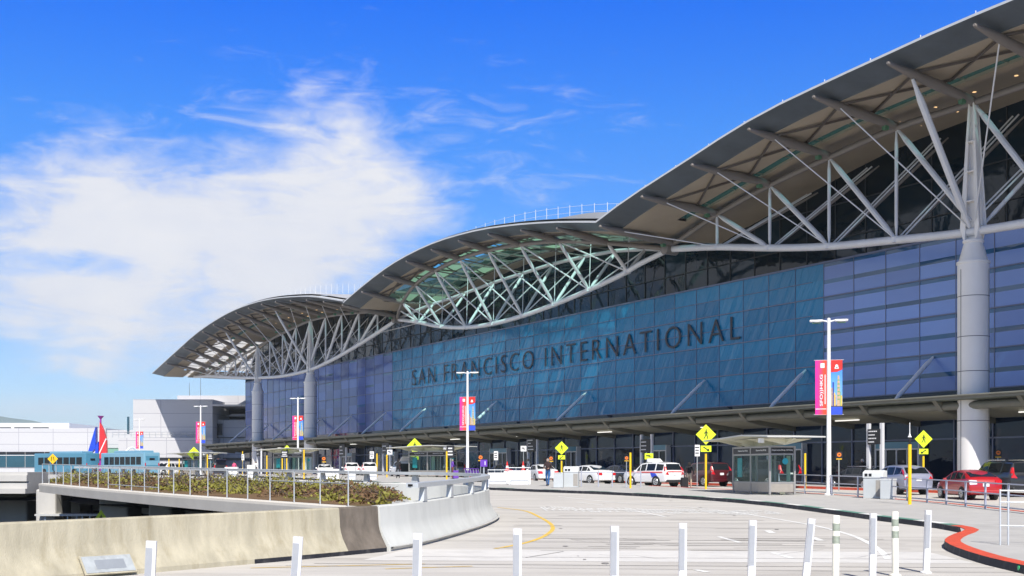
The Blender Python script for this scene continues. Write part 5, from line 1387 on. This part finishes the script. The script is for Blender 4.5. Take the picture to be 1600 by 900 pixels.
    for wy in k['wb']:
        for sg in (1, -1):
            wr = k['wh']; x = sg*(hw-.10)
            m = MB(); m.lathe((x, wy, wr), [(wr*1.14, -.112), (wr*1.14, .106)], 20, axis='X'); m.build('wheel_arch', 'trim', r)
            m = MB(); m.lathe((x, wy, wr), [(wr*.6, -.11), (wr*.94, -.115), (wr, -.08), (wr, .08), (wr*.94, .118), (wr*.62, .118)], 20, axis='X'); w_ = m.build('wheel', 'tyre', r, smooth=True)
            m = MB(); sx = sg
            m.lathe((x+sx*.09, wy, wr), [(wr*.64, -.032), (wr*.64, .034)], 18, axis='X', m=1)
            for q in range(5):
                th = q*2*math.pi/5; a = Vector((x+sx*.127, wy+math.cos(th)*wr*.1, wr+math.sin(th)*wr*.1)); b = Vector((x+sx*.127, wy+math.cos(th)*wr*.6, wr+math.sin(th)*wr*.6)); m.bar(a, b, .09, .02, 0, up=Vector((1, 0, 0)))
            m.path([Vector((x+sx*.125, wy+math.cos(q*.349)*wr*.62, wr+math.sin(q*.349)*wr*.62)) for q in range(19)], .025, 5, 0)
            m.build('rim', ['rim', 'trim'], w_)
    if hatch_open:
        m = MB(); zr = max(s[3] for s in st); y0_ = st[0][0]; m.prism([(-hw*.75, y0_+.35, zr-.05), (hw*.75, y0_+.35, zr-.05), (hw*.7, y0_-.55, zr+.38), (-hw*.7, y0_-.55, zr+.38)], (0, .04, .06)); m.build('tailgate', PT[col], r)
        m = MB(); m.box((0, y0_+.02, 1.0), (hw*1.5, .1, .95)); m.build('boot_opening', 'dark_opening', r)
    if rack:
        m = MB(); zr = max(s[3] for s in st)
        for sg in (1, -1): m.box((sg*hw*.62, -.5, zr+.03), (.05, 1.9, .05))
        m.build('roof_rack', 'chrome', r)
    if sign:
        zr = max(s[3] for s in st); m = MB(); m.prism([(-.55, -.5, zr), (.55, -.5, zr), (.42, -.35, zr+.24), (-.42, -.35, zr+.24)], (0, .5, 0)); m.build('roof_sign', 'white', r, bevel=.02)
    if decal:
        for sg in (1, -1):
            m = MB(); m.box((sg*(hw+.004), -.2, 1.02), (.012, 3.6, .07), m=0); m.prism([(sg*(hw+.002), -1.55, .66), (sg*(hw+.002), -.9, .66), (sg*(hw+.002), -.75, 1.0), (sg*(hw+.002), -1.3, .92)], (sg*.01, 0, 0), 1)
            m.build('decal', ['red', 'p_blue'], r)
        m = MB(); m.box((0, st[1][0]-.03, 1.06), (1.3, .02, .06)); m.build('decal', 'red', r)
    return r
def cloc(px, y): p = at(px, y); return (p.x, p.y, p.z)
yD = math.atan2(-D.x, D.y)      # heading along the terminal front (local +y)
car('hatch', cloc(1512, 62.4), R(2), 'red', 'red hatchback seen from behind just past the railing')
car('cross', cloc(1404, 70.6), R(11), 'silver', 'silver-blue crossover with tall red tail lamps')
car('big', cloc(1566, 67.5), R(6), 'black', 'large black sport utility with a roof rack behind the red hatchback', rack=True)
car('sedan', cloc(1342, 80.5), yD-R(2), 'black', 'black sedan between the bus shelter and the silver crossover', rack=True)
car('suv', cloc(1099, 88.5), yD-R(4), 'maroon', 'dark maroon sport utility left of the nearest bus shelter')
car('big', cloc(1192, 84), yD, 'black', 'dark van-like sport utility seen through the nearest shelter glass')
car('suv', cloc(1020, 87.5), yD+R(6), 'white', 'white taxi sport utility with a roof sign and orange and blue decals', sign=True, decal=True)
car('sedan', cloc(968, 98.5), yD, 'navy', 'dark navy sedan between the white sedan and the taxi')
car('sedan', cloc(919, 95.5), yD+R(4), 'white', 'white sedan parked behind the white recycling bin')
car('sedan', cloc(845, 103.5), R(14), 'white', 'white car seen from behind, left of the walking man')
car('suv', cloc(710, 124), yD-R(20), 'grey', 'dark grey sport utility behind the second lamp post')
car('sedan', cloc(507, 147), yD-R(20), 'white', 'first of three white cars near the third lamp post, with a long roof')
car('cross', cloc(548, 146), R(12), 'white', 'second of three white cars, seen from behind')
car('cross', cloc(576, 140), R(10), 'white', 'third of three white cars, next to the yellow posts')
car('suv', cloc(628, 128), R(18), 'white', 'white sport utility with its dark boot open beside the second shelter', hatch_open=True)
car('suv', cloc(341, 160), yD-R(8), 'navy', 'dark blue sport utility with its tailgate up near the fourth lamp post', hatch_open=True)
car('pickup', cloc(262, 172), R(150), 'white', 'white pickup truck right of the blue buses')
car('suv', cloc(279, 180), R(20), 'navy', 'dark blue car behind the leftmost yellow posts')
car('sedan', cloc(788, 118), yD, 'navy', 'dark blue car behind the long white block wall')

def bus(loc, yaw, label, col, crown=False):
    r = root('shuttle_bus', loc, label, 'bus', 'light blue shuttle buses', yaw); L, w, h = 11.5, 2.5, 2.9
    m = MB(); m.box((0, 0, .3+h/2), (w, L, h)); m.build('body', col, r, bevel=.12)
    m = MB(); m.box((0, -1.0, h+.42), (w*.8, L*.62, .32)); m.build('roof_unit', 'bus_blue', r, bevel=.08)
    for sg in (1, -1):
        for i in range(7):
            m = MB(); m.box((sg*w/2, -L/2+1.4+i*1.42, 2.05), (.03, 1.22, 1.1)); m.build('window', 'car_glass', r)
    m = MB(); m.box((0, -L/2, 2.4), (1.9, .03, .62)); m.build('rear_window', 'bus_mid', r); m = MB(); m.box((0, -L/2, 1.2), (1.9, .04, .5)); m.build('engine_grille', 'bus_mid', r)
    m = MB(); m.box((0, -L/2-.02, 2.28), (.8, .03, .3)); m.build('destination_sign', 'dark_opening', r)
    m = MB(); m.box((0, L/2, 1.9), (2.2, .03, 1.4)); m.build('windscreen', 'car_glass', r)
    for sg in (1, -1):
        m = MB(); m.box((sg*1.05, -L/2-.01, 1.55), (.16, .03, .4)); m.build('taillight', 'tail', r)
        for y in (-3.2, 3.4):
            m = MB(); m.lathe((sg*1.13, y, .48), [(.48, -.13), (.48, .13)], 16, axis='X'); m.build('wheel', 'tyre', r)
    if crown:
        m = MB(); m.path([(-.9, -.5, h+.5), (-.3, -.5, h+1.0), (0, -.5, h+1.05), (.3, -.5, h+1.0), (.9, -.5, h+.5)], .12, 6); m.build('roof_arch', 'white', r)
bus(cloc(104, 178), R(58), 'light blue shuttle bus on the left, behind the amber warning sign', 'bus_mid')
bus(cloc(203, 172), R(48), 'paler blue shuttle bus with a white roof arch right of the sculpture', 'bus_blue', True)

# ================================================================== PEOPLE
def person(loc, yaw, label, top, legs, shoe, hair, h=1.75, stride=.18, arms='walk', shorts=False, sleeves=True, cap=None):
    r = root('person', loc, label, 'person', None, yaw); s = h/1.75
    J = {'pel': (0, 0, .95), 'sp': (0, .0, 1.15), 'ch': (0, 0, 1.36), 'nk': (0, .0, 1.50), 'hd': (0, .015, 1.60), 'ht': (0, .01, 1.70), 'ns': (0, .115, 1.60),
         'hl': (-.10, 0, .92), 'hr': (.10, 0, .92), 'kl': (-.11, stride*.5+.03, .50), 'kr': (.11, -stride*.35+.03, .50), 'al': (-.11, stride, .09), 'ar': (.11, -stride, .10), 'tl': (-.12, stride+.17, .035), 'tr': (.12, -stride+.16, .035),
         'sl': (-.19, 0, 1.42), 'sr': (.19, 0, 1.42)}
    if arms == 'walk': J.update({'el': (-.26, -.08, 1.16), 'er': (.26, .05, 1.16), 'wl': (-.27, -.02, .92), 'wr': (.27, .20, .95)})
    elif arms == 'carry': J.update({'el': (-.25, .02, 1.15), 'er': (.25, .06, 1.16), 'wl': (-.16, .26, 1.12), 'wr': (.16, .28, 1.12)})
    elif arms == 'phone': J.update({'el': (-.28, .10, 1.18), 'er': (.26, .0, 1.16), 'wl': (-.13, .16, 1.50), 'wr': (.27, .06, .92)})
    else: J.update({'el': (-.26, .0, 1.16), 'er': (.26, .0, 1.16), 'wl': (-.27, .05, .92), 'wr': (.27, .05, .92)})
    Rr = dict(pel=.135, sp=.13, ch=.145, nk=.058, hd=.092, ht=.075, ns=.018, hl=.098, hr=.098, kl=.062, kr=.062, al=.046, ar=.046, tl=.036, tr=.036, sl=.07, sr=.07, el=.046, er=.046, wl=.030, wr=.030)
    E_ = [('pel', 'sp', 'top'), ('sp', 'ch', 'top'), ('ch', 'nk', 'top'), ('nk', 'hd', 'skin'), ('hd', 'ht', 'skin'), ('hd', 'ns', 'skin'), ('pel', 'hl', 'legs'), ('pel', 'hr', 'legs'), ('hl', 'kl', 'legs'), ('hr', 'kr', 'legs'), ('kl', 'al', 'skin' if shorts else 'legs'), ('kr', 'ar', 'skin' if shorts else 'legs'),
          ('al', 'tl', 'shoe'), ('ar', 'tr', 'shoe'), ('ch', 'sl', 'top'), ('ch', 'sr', 'top'), ('sl', 'el', 'top'), ('sr', 'er', 'top'), ('el', 'wl', 'top' if sleeves else 'skin'), ('er', 'wr', 'top' if sleeves else 'skin')]
    for sd in ('l', 'r'):
        a, b = Vector(J['e'+sd]), Vector(J['w'+sd]); d = (b-a).normalized(); side = Vector((1, 0, 0)) if sd == 'l' else Vector((-1, 0, 0)); fw = (Vector((0, 1, 0))-d*d.y).normalized()
        J['m'+sd] = tuple(b+d*.075); Rr['m'+sd] = .030; E_.append(('w'+sd, 'm'+sd, 'skin'))
        for f_, (o, L) in enumerate(((.030, .075), (.010, .085), (-.012, .08), (-.032, .062))):
            n1 = 'f%d%s' % (f_, sd); J[n1] = tuple(b+d*(.085+L*.55)+fw*o); Rr[n1] = .009; n2 = n1+'t'; J[n2] = tuple(b+d*(.075+L)+fw*o+side*.018); Rr[n2] = .007; E_ += [('m'+sd, n1, 'skin'), (n1, n2, 'skin')]
        J['th'+sd] = tuple(b+d*.07+fw*.055+side*.01); Rr['th'+sd] = .010; E_.append(('w'+sd, 'th'+sd, 'skin'))
    names = list(J); idx = {n: i for i, n in enumerate(names)}
    me = bpy.data.meshes.new('body'); me.from_pydata([tuple(Vector(J[n])*s) for n in names], [(idx[a], idx[b]) for a, b, _ in E_], [])
    o = bpy.data.objects.new('body', me); COL.objects.link(o)
    md = o.modifiers.new('skin', 'SKIN'); md.use_smooth_shade = True
    for i, n in enumerate(names): me.skin_vertices[0].data[i].radius = (Rr[n]*s, Rr[n]*s); me.skin_vertices[0].data[i].use_root = (n == 'pel')
    sb = o.modifiers.new('sub', 'SUBSURF'); sb.levels = 1; sb.render_levels = 1
    dg = bpy.context.evaluated_depsgraph_get(); new = bpy.data.meshes.new_from_object(o.evaluated_get(dg)); bpy.data.objects.remove(o)
    mats = ['skin', 'top', 'legs', 'shoe']
    for m_ in (M['skin'], top, legs, shoe): new.materials.append(m_)
    segs = [(Vector(J[a])*s, Vector(J[b])*s, mats.index(c), max(Rr[a], Rr[b])) for a, b, c in E_]
    for p in new.polygons:
        c = p.center; best = 9; bi = 0
        for a, b, mi, rr in segs:
            ab = b-a; t = max(0, min(1, (c-a).dot(ab)/ab.length_squared)); dd = (c-a-ab*t).length-rr*.6
            if dd < best: best = dd; bi = mi
        p.material_index = bi; p.use_smooth = True
    o = bpy.data.objects.new('body', new); COL.objects.link(o); o.parent = r
    m = MB(); c = Vector(J['hd'])*s
    m.lathe(c+Vector((0, -.022, -.01))*s, [(.088*s, -.05*s), (.103*s, .0), (.104*s, .06*s), (.085*s, .115*s), (.04*s, .145*s), (.004, .15*s)], 12); m.build('hair', hair, r, smooth=True)
    m = MB()
    for sg in (-1, 1): m.lathe(c+Vector((sg*.033, .088, .015))*s, [(.010*s, -.004), (.010*s, .004)], 8, axis='Y')
    m.build('eye', 'black', r)
    return r
def cloth(n, c): return pm(n, c, .85, 0, .12, 8)
C_ = {k: cloth('cloth_'+k, v) for k, v in dict(brown=(.035, .018, .018), jeans=(.025, .11, .30), black=(.012, .012, .015), beige=(.50, .42, .32), grey=(.13, .15, .19), purple=(.16, .06, .42), rust=(.16, .05, .03), white=(.7, .7, .7), pink=(.75, .10, .22), navy=(.02, .03, .09)).items()}
HR = {k: cloth('hair_'+k, v) for k, v in dict(grey=(.28, .24, .21), dark=(.02, .015, .012), white=(.72, .68, .64), brown=(.08, .045, .025)).items()}
person(at(856, 82.5, .15), R(160), 'man in a dark brown jacket and blue jeans walking past the white bins', C_['brown'], C_['jeans'], C_['black'], HR['grey'], 1.88, .20, 'carry')
person(at(1077, 81.5, .0), R(-20), 'traveller in a black top and beige shorts standing beside a black suitcase', C_['black'], C_['beige'], C_['white'], HR['dark'], 1.78, .06, 'walk', True)
person(at(1347.5, 84, .15), R(130), 'white-haired person holding a phone to the ear behind the black sedan', C_['black'], C_['navy'], C_['black'], HR['white'], 1.85, .03, 'phone')
person(at(707, 108, .15), R(-70), 'person in a purple top and rust trousers beside the second shelter', C_['purple'], C_['rust'], C_['black'], HR['grey'], 1.78, .08, 'carry')
person(at(825, 112, .15), R(100), 'person in a grey jacket standing behind the taller white block', C_['grey'], C_['navy'], C_['black'], HR['dark'], 1.8, .05, 'walk')
person(at(366, 164, .15), R(170), 'person in a pink top near the far canopy end', C_['pink'], C_['navy'], C_['black'], HR['dark'], 1.75, .05, 'walk')
person(at(400, 160, .15), R(150), 'person in a pale top beside the far round column', C_['white'], C_['black'], C_['black'], HR['brown'], 1.75, .1, 'walk')
person(at(622, 112, .15), R(10), 'person in dark clothes loading the open boot of the white sport utility', C_['black'], C_['black'], C_['black'], HR['dark'], 1.78, .06, 'carry')
person(Vector((at(30, 84).x, 84, -4.6)), R(170), 'person in a white shirt on the dark lower level at the far left', C_['white'], C_['grey'], C_['black'], HR['dark'], 1.8, .1, 'walk')
person(Vector((at(36, 87).x, 87, -4.6)), R(150), 'person in a grey top just right of the one in the white shirt, lower level', C_['grey'], C_['navy'], C_['black'], HR['brown'], 1.78, .1, 'walk')
def suitcase(loc, rz, label, mat):
    r = root('suitcase', loc, label, 'suitcase', None, rz)
    m = MB(); m.box((0, 0, .42), (.46, .27, .70)); m.build('shell', mat, r, bevel=.04)
    m = MB(); m.path([(-.12, .1, .76), (-.12, .1, 1.05), (.12, .1, 1.05), (.12, .1, .76)], .012, 6); m.build('handle', 'rail', r)
    for sx in (-.17, .17):
        m = MB(); m.lathe((sx, 0, .04), [(.04, -.015), (.04, .015)], 8, axis='X'); m.build('wheel', 'tyre', r)
suitcase(at(1069.5, 80.2, 0), R(10), 'upright black suitcase beside the traveller in shorts', C_['black'])
suitcase(at(712, 106, .15), R(30), 'small purple bag at the side of the purple-topped person', C_['purple'])

# lower-level bus shelter glimpsed under the viaduct
p = Vector((at(112, 66).x, 66, -4.6))
r = root('bus_shelter', p, 'small flat-roofed shelter on the dark lower level between the piers', 'bus shelter')
m = MB(); m.box((0, 0, 4.42), (3.4, 1.6, .10)); m.build('roof', 'shelter_roof', r)
m = MB()
for x in (-1.2, 0, .5, .8, 1.2): m.box((x, -.6, 2.2), (.07, .07, 4.4))
m.build('post', 'rail', r)
# bright bush at the far lower left
rnd = random.Random(4); m = MB(); c = Vector((at(6, 60).x, 60, -1.1))
for i in range(900):
    th = rnd.uniform(0, 6.28); rr = rnd.random()**.5*1.6; h = rnd.uniform(-1.2, 1)*(1-rr/2)*.9
    q = c+Vector((rr*math.cos(th), rr*math.sin(th), h)); a = Vector((rnd.uniform(-1, 1), rnd.uniform(-1, 1), rnd.uniform(-1, 1))).normalized()*.09; b = a.cross(Vector((rnd.uniform(-1, 1), rnd.uniform(-1, 1), rnd.uniform(-1, 1)))).normalized()*.05
    m.quad([q-a, q-b, q+a, q+b])
rb = root('bush', (c.x, c.y, -4.6), 'bright yellow-green bush at the lower left under the deck', 'bush', world=True)
m.build('foliage', 'foliage', rb)
m = MB(); m.tube((c.x, c.y, -4.6), (c.x, c.y, -1.2), .12, .05); m.build('stem', 'brace', rb)

# ================================================================== WORLD, SUN, CAMERA
sunv = Vector((.13, -.68, .72)).normalized()
w = bpy.data.worlds.new('World'); scene.world = w; w.use_nodes = True
nt = w.node_tree; bg = nt.nodes['Background']
L = nt.links.new
def node(t, **k):
    n = nt.nodes.new(t)
    for a, b in k.items(): setattr(n, a, b)
    return n
def math_(op, a, b=None, clamp=False):
    n = node('ShaderNodeMath', operation=op, use_clamp=clamp)
    for i, v in enumerate((a, b)):
        if v is None: continue
        if isinstance(v, (int, float)): n.inputs[i].default_value = v
        else: L(v, n.inputs[i])
    return n.outputs[0]
sky = node('ShaderNodeTexSky', sky_type='NISHITA', sun_disc=False)
sky.sun_elevation = math.asin(sunv.z); sky.sun_rotation = math.atan2(sunv.x, sunv.y)
sky.air_density = 1.0; sky.dust_density = .3; sky.ozone_density = 2.0; sky.altitude = 0
tc = node('ShaderNodeTexCoord'); sx = node('ShaderNodeSeparateXYZ'); L(tc.outputs['Generated'], sx.inputs[0])
x, y, z = sx.outputs['X'], sx.outputs['Y'], sx.outputs['Z']
# deepen the blue with elevation, as through a polarising filter
cr = node('ShaderNodeValToRGB'); L(z, cr.inputs['Fac'])
els = cr.color_ramp.elements
els[0].position = 0.0; els[0].color = (.38, .45, .585, 1); els[1].position = .62; els[1].color = (.10, .135, .20, 1)
for p_, c_ in ((.05, (.34, .42, .57)), (.10, (.285, .385, .56)), (.2, (.155, .36, .65)), (.27, (.085, .345, .74)), (.36, (.0, .27, .88)), (.46, (.03, .17, .46))):
    e = els.new(p_); e.color = (*c_, 1)
mulc = node('ShaderNodeMix', data_type='RGBA', blend_type='MULTIPLY'); mulc.inputs['Factor'].default_value = 1
dbl = node('ShaderNodeVectorMath', operation='SCALE'); dbl.inputs['Scale'].default_value = 2.0; L(sky.outputs[0], dbl.inputs[0]); L(dbl.outputs[0], mulc.inputs['A']); L(cr.outputs['Color'], mulc.inputs['B'])
# clouds: one bank low in the north-west plus thin scattered wisps
mp = node('ShaderNodeMapping'); mp.inputs['Scale'].default_value = (1, 1, 1.5); L(tc.outputs['Generated'], mp.inputs['Vector'])
n1 = node('ShaderNodeTexNoise'); n1.inputs['Scale'].default_value = 5.5; n1.inputs['Detail'].default_value = 8; n1.inputs['Roughness'].default_value = .53; n1.inputs['Distortion'].default_value = .1; L(mp.outputs[0], n1.inputs['Vector'])
mp2 = node('ShaderNodeMapping'); mp2.inputs['Scale'].default_value = (1, 1, 3.5); mp2.inputs['Rotation'].default_value = (0, R(12), 0); L(tc.outputs['Generated'], mp2.inputs['Vector'])
n2 = node('ShaderNodeTexNoise'); n2.inputs['Scale'].default_value = 16; n2.inputs['Detail'].default_value = 8; n2.inputs['Roughness'].default_value = .62; n2.inputs['Distortion'].default_value = .8; L(mp2.outputs[0], n2.inputs['Vector'])
def blob(cx, cz, rx, rz):
    """soft mask round a heading (x/y slope) and elevation, northern half of the sky only"""
    yy = math_('MAXIMUM', y, .05)
    a = math_('DIVIDE', math_('SUBTRACT', math_('DIVIDE', x, yy), cx), rx); b = math_('DIVIDE', math_('SUBTRACT', math_('DIVIDE', z, yy), cz), rz)
    d = math_('SQRT', math_('ADD', math_('MULTIPLY', a, a), math_('MULTIPLY', b, b)))
    return math_('SUBTRACT', 1.0, d)
m1 = math_('MAXIMUM', blob(-.30, .195, .31, .105), blob(-.19, .182, .21, .125)); m1 = math_('MAXIMUM', m1, blob(-.36, .145, .16, .05)); m1 = math_('MAXIMUM', m1, blob(-.19, .128, .24, .095))
gap = blob(-.345, .172, .11, .020)
m1 = math_('SUBTRACT', m1, math_('MULTIPLY', math_('MAXIMUM', gap, 0), .5))
dens = math_('ADD', math_('ADD', math_('MULTIPLY', m1, .98), math_('MULTIPLY', math_('SUBTRACT', n1.outputs['Fac'], .5), 2.9)), math_('MULTIPLY', math_('SUBTRACT', n2.outputs['Fac'], .5), 1.0))
mr = node('ShaderNodeMapRange', interpolation_type='SMOOTHSTEP'); mr.inputs['From Min'].default_value = .0; mr.inputs['From Max'].default_value = .85; L(dens, mr.inputs['Value'])
wisp_m = math_('MAXIMUM', blob(-.16, .26, .38, .12), -1)
wd = math_('ADD', math_('MULTIPLY', wisp_m, .55), math_('MULTIPLY', math_('SUBTRACT', n2.outputs['Fac'], .5), 1.8))
mw = node('ShaderNodeMapRange', interpolation_type='SMOOTHSTEP'); mw.inputs['From Min'].default_value = .22; mw.inputs['From Max'].default_value = .95; mw.inputs['To Max'].default_value = .5; L(wd, mw.inputs['Value'])
low = blob(-.38, .05, .14, .02)
ml = node('ShaderNodeMapRange', interpolation_type='SMOOTHSTEP'); ml.inputs['From Min'].default_value = .1; ml.inputs['From Max'].default_value = 1.3; ml.inputs['To Max'].default_value = .5
L(math_('ADD', low, math_('MULTIPLY', math_('SUBTRACT', n1.outputs['Fac'], .5), 1.5)), ml.inputs['Value'])
def ramp01(v, a, b):
    n = node('ShaderNodeMapRange', interpolation_type='SMOOTHSTEP'); n.inputs['From Min'].default_value = a; n.inputs['From Max'].default_value = b; L(v, n.inputs['Value']); return n.outputs[0]
# unseen broken cloud added in the west to brighten columns, facade and ties
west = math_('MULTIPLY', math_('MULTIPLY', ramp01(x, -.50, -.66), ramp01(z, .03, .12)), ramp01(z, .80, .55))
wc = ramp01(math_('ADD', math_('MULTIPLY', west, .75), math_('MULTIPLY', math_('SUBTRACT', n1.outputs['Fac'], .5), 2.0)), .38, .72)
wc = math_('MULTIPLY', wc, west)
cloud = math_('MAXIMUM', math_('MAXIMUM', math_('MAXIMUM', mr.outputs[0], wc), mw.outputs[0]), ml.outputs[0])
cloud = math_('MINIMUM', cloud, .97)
ccol = node('ShaderNodeMix', data_type='RGBA'); ccol.inputs['A'].default_value = (5.9, 6.2, 7.1, 1); ccol.inputs['B'].default_value = (7.3, 7.3, 7.5, 1)
shade = node('ShaderNodeMapRange'); shade.inputs['From Min'].default_value = .35; shade.inputs['From Max'].default_value = .65
L(math_('ADD', math_('MULTIPLY', n1.outputs['Fac'], .75), math_('MULTIPLY', n2.outputs['Fac'], .25)), shade.inputs['Value']); L(shade.outputs[0], ccol.inputs['Factor'])
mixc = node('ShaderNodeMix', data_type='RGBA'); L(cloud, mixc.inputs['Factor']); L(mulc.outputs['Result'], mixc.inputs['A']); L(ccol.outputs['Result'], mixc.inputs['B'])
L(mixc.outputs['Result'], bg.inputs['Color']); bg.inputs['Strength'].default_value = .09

hm = bpy.data.materials.new('haze_air'); hm.use_nodes = True
hn = hm.node_tree; hn.nodes.remove(hn.nodes['Principled BSDF'])
pv = hn.nodes.new('ShaderNodeVolumePrincipled'); pv.inputs['Color'].default_value = (.80, .90, 1, 1); pv.inputs['Density'].default_value = .00013; pv.inputs['Anisotropy'].default_value = 0.0
hn.links.new(pv.outputs[0], hn.nodes['Material Output'].inputs['Volume'])
mb = MB(); mb.box((0, 2600, 97.2), (9600, 5500, 205.6)); M['haze_air'] = hm
tag(mb.build('haze', 'haze_air'), kind='stuff')
sd = bpy.data.lights.new('sun', 'SUN'); sd.energy = 4.6; sd.angle = R(.5); sd.color = (1, .95, .87)
so = bpy.data.objects.new('sun', sd); COL.objects.link(so); so.rotation_euler = sunv.to_track_quat('Z', 'Y').to_euler(); so.location = sunv*300
cd = bpy.data.cameras.new('camera'); cam = bpy.data.objects.new('camera', cd); COL.objects.link(cam); scene.camera = cam
cam.location = (0, 0, EYE); cam.rotation_euler = (R(90), 0, 0)
cd.sensor_width = 36; cd.lens = 42.75; cd.shift_y = .1775; cd.clip_start = .1; cd.clip_end = 20000
vs = scene.view_settings; vs.view_transform = 'Standard'; vs.look = 'None'; vs.exposure = .45; vs.gamma = 1
scene.cycles.max_bounces = 8; scene.cycles.transparent_max_bounces = 12; scene.cycles.caustics_reflective = False; scene.cycles.caustics_refractive = False
scene.cycles.use_denoising = True
